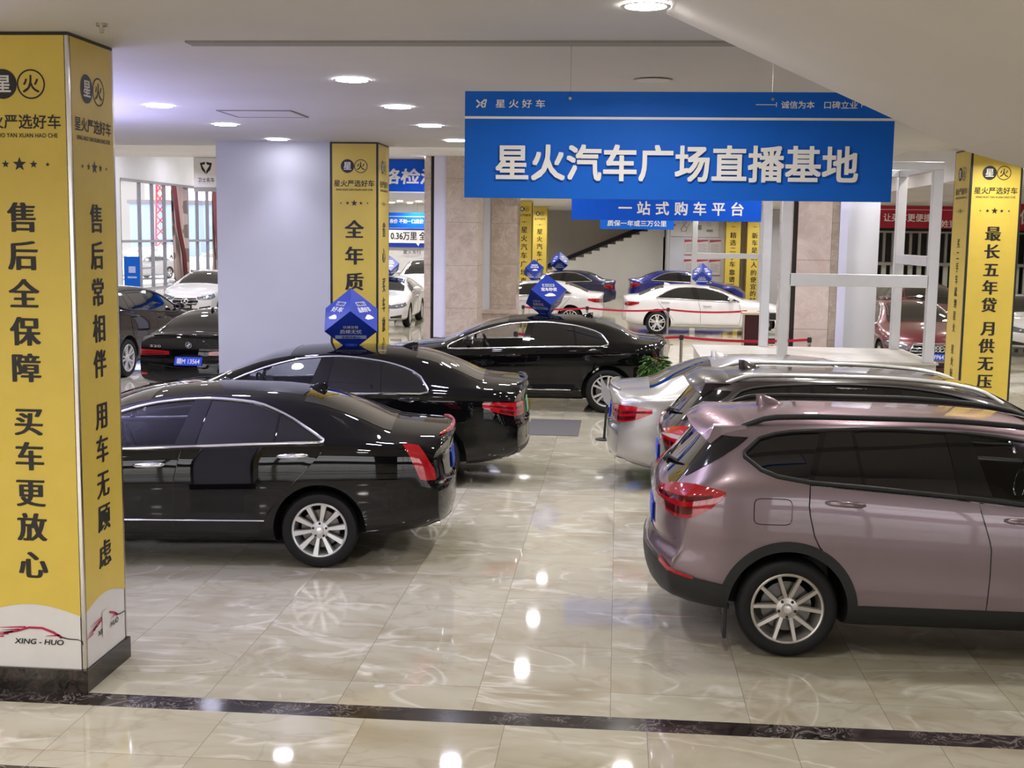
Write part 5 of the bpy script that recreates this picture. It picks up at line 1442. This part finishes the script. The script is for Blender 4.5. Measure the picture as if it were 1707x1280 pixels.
# right row, nearest: mauve compact SUV
def suv_trim(c, clad, rail, spoiler_paint, wiper=True, rail_chrome=False):
    car = c; S = car.S; L = car.L; sh = car.sh; xr, xf, zw = S['knots'][1], S['knots'][2], S['wz']; r0, r1 = .388, .452
    for s in (1, -1):
        for x in (xr, xf):
            fn = lambda u, v: car.side(x+(r0+(r1-r0)*v)*math.cos(R(-14+208*u)), zw+.005+(r0+(r1-r0)*v)*math.sin(R(-14+208*u)), s)
            patch(car, fn, 40, 3, .012, .03, 'arch_cladding', clad, car.root, smooth=50)
        def fs_(u, v):
            z = .185+(.375-.185)*v; x = xr+math.sqrt(max(0, r1**2-(z-zw)**2))*.985; x2 = xf-math.sqrt(max(0, r1**2-(z-zw)**2))*.985
            return car.side(x+(x2-x)*u, z, s)
        patch(car, fs_, 24, 5, .011, .03, 'sill_cladding', clad, car.root, smooth=50)
        # mud flap
        p, n = car.side(xr-.40, .34, s)
        MB().box(p.x-.012, p.x+.012, min(p.y, p.y-.14*s), max(p.y, p.y-.14*s), .10, .42).build('mud_flap', M['plastic'], car.root, shift=(-L/2,0,0), bevel=.006)
        # roof rail
        pts = []
        for k in range(31):
            x = .60+2.35*k/30; p, n = car.over(x, s*(car.wtop(x)-.045)); hh = .050*min(1, math.sin(PI*k/30)*4)
            pts.append(p+sh+Vector((0,0,hh-.008)))
        MB().tube(pts, .020, 8, flat=.8).build('roof_rail', rail, car.root, smooth=60)
    # rear bumper lower cladding
    tl = lin([(0,.60),(.5,.60),(.62,.575),(.80,.52),(1.0,.475),(1.2,.46)])
    def fb(u, v):
        s_ = (2*u-1)*.995; z1 = tl(abs(s_)); return car.wrap(s_, .325+(z1-.325)*v)
    patch(car, fb, 110, 8, .016, .03, 'bumper_cladding', clad, car.root, smooth=50)
    for s in (1, -1):
        fn = lambda u, v: car.wrap(s*(.60+.22*u), (tl(.60+.22*u)-.005)+.035*v*(1-.6*u))
        patch(car, fn, 8, 2, .018, .012, 'bumper_reflector', M['lens'], car.root)
    # roof spoiler over the tailgate glass
    mb = MB(); rows = []
    for k in range(21):
        y = -.60+1.20*k/20; f = (abs(y)/.60); xb = .50+.02*f; xt = .27+.10*f**3
        p0, _ = car.over(xb+.10, y*.97); zt = p0.z+.012; zz = zt-.075-.02*f**2; dp = .10+.07*f**2
        rows.append([(xb+.12, y, zt-.006), (xb-.10, y*1.0, zt-.008), (xt+.02, y, zz+.012), (xt, y, zz-.004), (xt+.02, y, zz-.022), (xb-.05, y*.985, zt-dp), (xb+.10, y*.98, zt-dp+.03)])
    n = 7; vs = [q for r_ in rows for q in r_]; fs = [tuple(range(n)), tuple(range(20*n+n-1, 20*n-1, -1))]
    for k in range(20):
        for j in range(n): fs.append((k*n+j, (k+1)*n+j, (k+1)*n+(j+1) % n, k*n+(j+1) % n))
    mb.add(vs, fs); bmo = mb.build('roof_spoiler', spoiler_paint, car.root, shift=(-L/2,0,0))
    b2 = bmesh.new(); b2.from_mesh(bmo.data); bmesh.ops.recalc_face_normals(b2, faces=b2.faces[:]); b2.to_mesh(bmo.data); b2.free()
    bmo.data.shade_smooth(); bmo.data.set_sharp_from_angle(angle=R(50))
    # dark side fins of the tailgate glass
    for s in (1, -1):
        fn = lambda u, v: car.wrap(s*(.60+(.06+.38*u)*v), 1.16+.27*u)
        patch(car, fn, 10, 5, .005, .008, 'glass_fin', M['gloss_black'], car.root)
    # tailgate gap and grab bar, wiper
    pts = []
    for k in range(25):
        s_ = -.70+1.4*k/24; p, n = car.wrap(s_, .70+.06*(abs(s_)/.70)**3); pts.append(p+n*.002+sh)
    MB().tube(pts, .004, 5).build('tailgate_gap', M['gloss_black'], car.root, smooth=60)
    rear_strip(car, .945, .965, .30, M['chrome'], 'grab_bar', .012)
    if wiper:
        p, n = car.over(.15, 0); p2, n2 = car.over(.22, -.42); a = p+sh+n*.02; b = p2+sh+n2*.03
        w_ = MB().tube([a, a+(b-a)*.5+n*.03, b], [.018,.012,.008], 6); w_.lathe([(0,.02),(.03,.015),(.035,-.01)], a, n, 12)
        w_.build('rear_wiper', M['plastic'], car.root, smooth=60)
cx1 = make_car('compact_suv', 'pearl mauve compact SUV, nearest car on the right, tail towards the aisle', 'car', SUV, (.245, 8.83), 0, M['mauve'],
               wheel='vten', alloy=M['alloy_dark'], see=True, trim='black', extras=('fin',), plate=('plate_blue', None))
suv_trim(cx1, M['plastic'], M['plastic'], M['mauve'])
badge(cx1, True, 0, 1.02, .042)
for s in (1, -1):
    pts = []
    for k in range(33):
        t_ = 2*PI*k/32; ex = abs(math.cos(t_))**.35*(1 if math.cos(t_) >= 0 else -1); ez = abs(math.sin(t_))**.35*(1 if math.sin(t_) >= 0 else -1)
        p, n = cx1.side(.795+.122*ex, .985+.085*ez, s); pts.append(p+n*.0005+cx1.sh)
    if s == -1: MB().tube(pts[:-1], .003, 5, closed=True).build('fuel_flap_gap', M['gloss_black'], cx1.root, smooth=60)
cb = make_car('compact_suv', 'dark brown compact SUV with bright roof rails, between mauve and silver cars', 'car', SUV, (.36, 11.32), 0, M['brown_black'],
              wheel='vten', see=False, trim='black', extras=('fin','pale_bar'), plate=('plate_blue', None), tail_mat=M['lens'])
suv_trim(cb, M['plastic'], M['alloy'], M['brown_black'])
S3 = remap(SEDAN, 4.65, .95, 2.90, 1.45, .905, .32)
S3['tail'] = [(.46,.80,.93),(.58,.775,.945),(.70,.765,.955),(.82,.80,.95),(.97,.88,.925)]
cs = make_car('silver_saloon', 'silver saloon with red tail lamps, third car in the right row', 'car', S3, (-.09, 13.87), 0, M['silver'],
              wheel='five', see=False, trim='chrome', extras=('fin',), plate=('plate_blue', None))
lip(cs, .56, .04, M['silver']); boot_gap(cs, .70, .55); rear_strip(cs, .35, .37, .72, M['chrome'], 'bumper_trim'); badge(cs, True, 0, .95, .04)

# left middle distance
S3b = remap(SEDAN, 4.82, .97, 2.96, 1.45, .92, .32)
S3b['tail'] = [(.32,.80,.85),(.40,.795,.86),(.55,.785,.865),(.72,.775,.87),(.84,.79,.90),(.92,.80,.92)]
S3b['plate_r'] = .70
cp = make_car('black_saloon', 'black saloon seen from straight behind, blue number plate, left of the wall block', 'car', S3b, (-6.73, 18.7), 90, M['black_paint'],
              wheel='five', see=False, extras=('fin',), plate=('plate_blue', '赣M 13564'))
badge(cp, True, 0, .96, .05); lip(cp, .6, .04, M['black_paint']); boot_gap(cp, .60, .6); rear_lettering(cp, '320', .52, .93, .05, .2)
for s in (-1, 1):
    fn = lambda u, v: cp.wrap(s*(.62+.22*u), .47+.035*v); patch(cp, fn, 6, 2, .006, .01, 'bumper_reflector', M['lens'], cp.root)
SUVB = remap(SUV, 4.75, .95, 2.85, 1.68, .94, .36)
make_car('dark_suv', 'dark SUV half hidden behind the left yellow pillar, beside the black saloon', 'car', SUVB, (-10.1, 21.3), 87, M['black_paint'], wheel='five2', q=False, trim='black')
SM = remap(SEDAN, 4.78, .95, 2.92, 1.46, .92, .33); SM['head'] = [(.36,.60,.67),(.5,.585,.72),(.7,.60,.765),(.88,.66,.77)]; SM['grille'] = (.40, .42, .64)
cm = make_car('white_saloon', 'white saloon facing the viewer before the glazed front, star emblem in its grille', 'car', SM, (-13.74, 42.3), 272, M['white_paint'], wheel='five', q=False, front_detail=True, grille_bars='2')
badge(cm, False, 0, .535, .10, 'star')
p, n = cm.wrap(0, .37, False); sh_ = Sheet(p+cm.sh+n*.02, Vector((0,0,1)).cross(n), (0,0,1)); sh_.rect(-.22, .22, -.07, .07, 0, 0); sh_.text('VIP星火好车', 0, 0, .08, .34, bold=.02, mi=1)
sh_.build('number_plate', [M['plate_black'], M['white_letter']], cm.root)
# far row
SA = remap(SEDAN, 4.85, 1.0, 2.92, 1.41, .92, .33)
SA['wins'] = [w_[:4]+(('o' if w_[4] == 't' else 'p'),) for w_ in SA['wins']]
SA['tail'] = [(.44,.80,.90),(.6,.79,.91),(.80,.80,.92),(.98,.86,.91)]
ca = make_car('white_saloon', 'white saloon facing left in the far row, beside the narrower stone column', 'car', SA, (-.40, 37.2), 180, M['white_paint'], wheel='spokes', q=False, see=True)
cw = make_car('white_saloon', 'white saloon facing right in the far row, cube sign on its roof', 'car', SA, (.13, 35.9), 0, M['white_paint'], wheel='five', q=False, see=True, extras=('fin',))
cn = make_car('navy_saloon', 'navy blue saloon behind the left facing white one', 'car', S3, (-.06, 47.0), 180, M['navy'], wheel='five', q=False)
cbl = make_car('blue_saloon', 'bright blue saloon behind the right facing white one', 'car', S3, (.38, 49.1), 0, M['blue_paint'], wheel='five', q=False)
SAL = remap(SEDAN, 4.76, .95, 2.82, 1.45, .92, .33); SAL['head'] = [(.38,.58,.68),(.55,.58,.72),(.75,.61,.74),(.92,.66,.745)]; SAL['grille'] = (.40, .36, .68)
cal = make_car('white_saloon', 'white saloon facing the viewer, seen between middle pillar and stone column', 'car', SAL, (-7.17, 39.75), 272, M['white_paint'], wheel='five', q=False, front_detail=True)
badge(cal, False, 0, .60, .055, 'rings')
SUVT = remap(SUV, 4.7, .92, 2.8, 1.86, .95, .36)
make_car('white_suv', 'tall white SUV behind the front facing white saloon', 'car', SUVT, (-7.0, 47.2), 270, M['white_paint'], wheel='five', q=False, trim='black')
SR = remap(SEDAN, 4.95, 1.05, 3.0, 1.47, .94, .34); SR['head'] = [(.46,.58,.66),(.6,.57,.70),(.78,.60,.73),(.98,.66,.73)]; SR['grille'] = (.46, .36, .70); SR['plate_f'] = .42
crd = make_car('red_saloon', 'dark red saloon with ringed grille facing the viewer beside the right pillar', 'car', SR, (6.32, 29.8), 270, M['red_paint'], wheel='five', q=False, front_detail=True)
badge(crd, False, 0, .60, .055, 'rings')
p, n = crd.wrap(0, .46, False); sh_ = Sheet(p+crd.sh+n*.02, Vector((0,0,1)).cross(n), (0,0,1)); sh_.rect(-.22, .22, -.07, .07, 0, 0); sh_.text('赣NFP642', 0, 0, .115, .40, bold=.02, mi=1)
sh_.build('number_plate', [M['plate_blue'], M['white_letter']], crd.root)
make_car('red_suv', 'dark red SUV behind the red saloon, before the dark rack wall', 'car', SUVB, (7.85, 35.2), 270, M['red_paint'], wheel='five', q=False, trim='black')
make_car('white_saloon', 'white car glimpsed past the right edge of the right yellow pillar', 'car', SA, (10.35, 34.8), 268, M['white_paint'], wheel='five', q=False, front_detail=True)

cube_sign('blue cube sign on the white saloon between middle pillar and stone column', -7.05, 37.55, 1.45, .40, -14, lines=False)
cube_sign('blue cube sign on the left facing white saloon of the far row', -2.55, 37.2, 1.40, .40, -20, lines=False)
cube_sign('blue cube sign on the navy saloon before the bare grey back wall', -2.24, 47.0, 1.44, .45, -90, lines=False)
cube_sign('blue cube sign on the right facing white saloon', 2.42, 35.9, 1.40, .40, -95, lines=False)

# cars parked outside the glazed front: one built, the others copied with all their parts
def copy_tree(o, parent=None):
    d = o.copy(); COL.objects.link(d)
    if parent is not None: d.parent = parent
    for ch in o.children: copy_tree(ch, d)
    return d
def place(root, L, x, y, h):
    root.location = (x+math.cos(R(h))*L/2, y+math.sin(R(h))*L/2, -.02); root.rotation_euler.z = R(h)
co = make_car('white_saloon', 'white car parked outside the glazed front, nearest the window', 'car', S3, (-26.5, 66), 250, M['white_paint'], wheel='five', q=False, door_panels=False, rear_detail=False, group='cars parked outside')
spots = ((-30.3, 72, 265, 'second nearest white car outside, left panes of the glazed front'), (-26.0, 77, 262, 'white car outside behind the brown dotted curtain'),
         (-34.5, 84, 270, 'white car in the second outdoor row, far left panes'), (-30.0, 88, 275, 'white car in the second outdoor row, middle panes'),
         (-38.5, 98, 268, 'white car in the last outdoor row, far left panes'), (-33.5, 101, 272, 'white car in the last outdoor row, right panes'))
place(co.root, co.L, -26.5, 70.5, 252); co.root['label'] = 'white car parked outside the glazed front, nearest the window'
more = ((-27.5, 82.5, 'white car outside seen under the transom, nearest row end'), (-37.0, 90.5, 'white car outside seen through the leftmost pane, second row'), (-25.5, 95, 'white car outside seen past the right dotted curtain'),
        (-41.5, 108, 'distant white car outside, leftmost of the last row'), (-36.5, 110.5, 'distant white car outside, left of the red mast foot'), (-29.0, 107, 'distant white car outside, under the blue building'))
spots = spots + tuple((x, y, 270, lb) for x, y, lb in more)
for x, y, h, lb in spots:
    d = copy_tree(co.root); d['label'] = lb; place(d, co.L, x, y+4, h)
pale_blue = mat('pale_blue_cladding', (.30,.40,.70), .6)
t = thing('distant_building', 'pale blue low building far outside the glazed front', 'building', (-47, 133, 0))
W(MB().box(-53, -41, 130, 136, 0, 5.6), 'wall', pale_blue, t); W(MB().box(-53.2, -40.8, 129.8, 136.2, 5.6, 6.0), 'roof', M['frame'], t)
t = thing('distant_building', 'tall grey building outside the left panes', 'building', (-64, 146, 0))
W(MB().box(-72, -56, 142, 150, 0, 8.5), 'wall', M['slot'], t); W(MB().box(-72.2, -55.8, 141.8, 150.2, 8.5, 9), 'roof', M['frame'], t)
t = thing('lattice_mast', 'red lattice mast outside the left panes', 'mast', (-45, 118, 0))
for dx in (-.55, .55): W(MB().tube([(-45+dx, 118, 0), (-45+dx*.5, 118, 8.5)], .10, 6), 'leg', M['poster_red'], t)
for k in range(8):
    f = 1-.0625*k
    W(MB().tube([(-45-.55*f, 118, k*1.06), (-45+.55*f, 118, k*1.06+1.06)], .07, 5), 'brace', M['poster_red'], t); W(MB().tube([(-45+.55*f, 118, k*1.06), (-45-.55*f, 118, k*1.06+1.06)], .07, 5), 'brace', M['poster_red'], t)
t = thing('roll_up_banner', 'narrow blue roll up banner beside the left yellow pillar', 'banner', (-16.5, 40.5, 0))
W(MB().box(-16.75, -16.2, 40.5, 40.52, .08, 1.85), 'sheet', M['blue'], t); W(MB().box(-16.8, -16.15, 40.4, 40.62, 0, .08), 'base', M['steel'], t)
s = Sheet((-16.47, 40.5, 0), (1,0,0), (0,0,1)); s.rect(-.12, .12, 1.30, 1.52); s.rect(-.16, .16, 1.12, 1.18); W(s.mb, 'print', M['cube_band'], t)
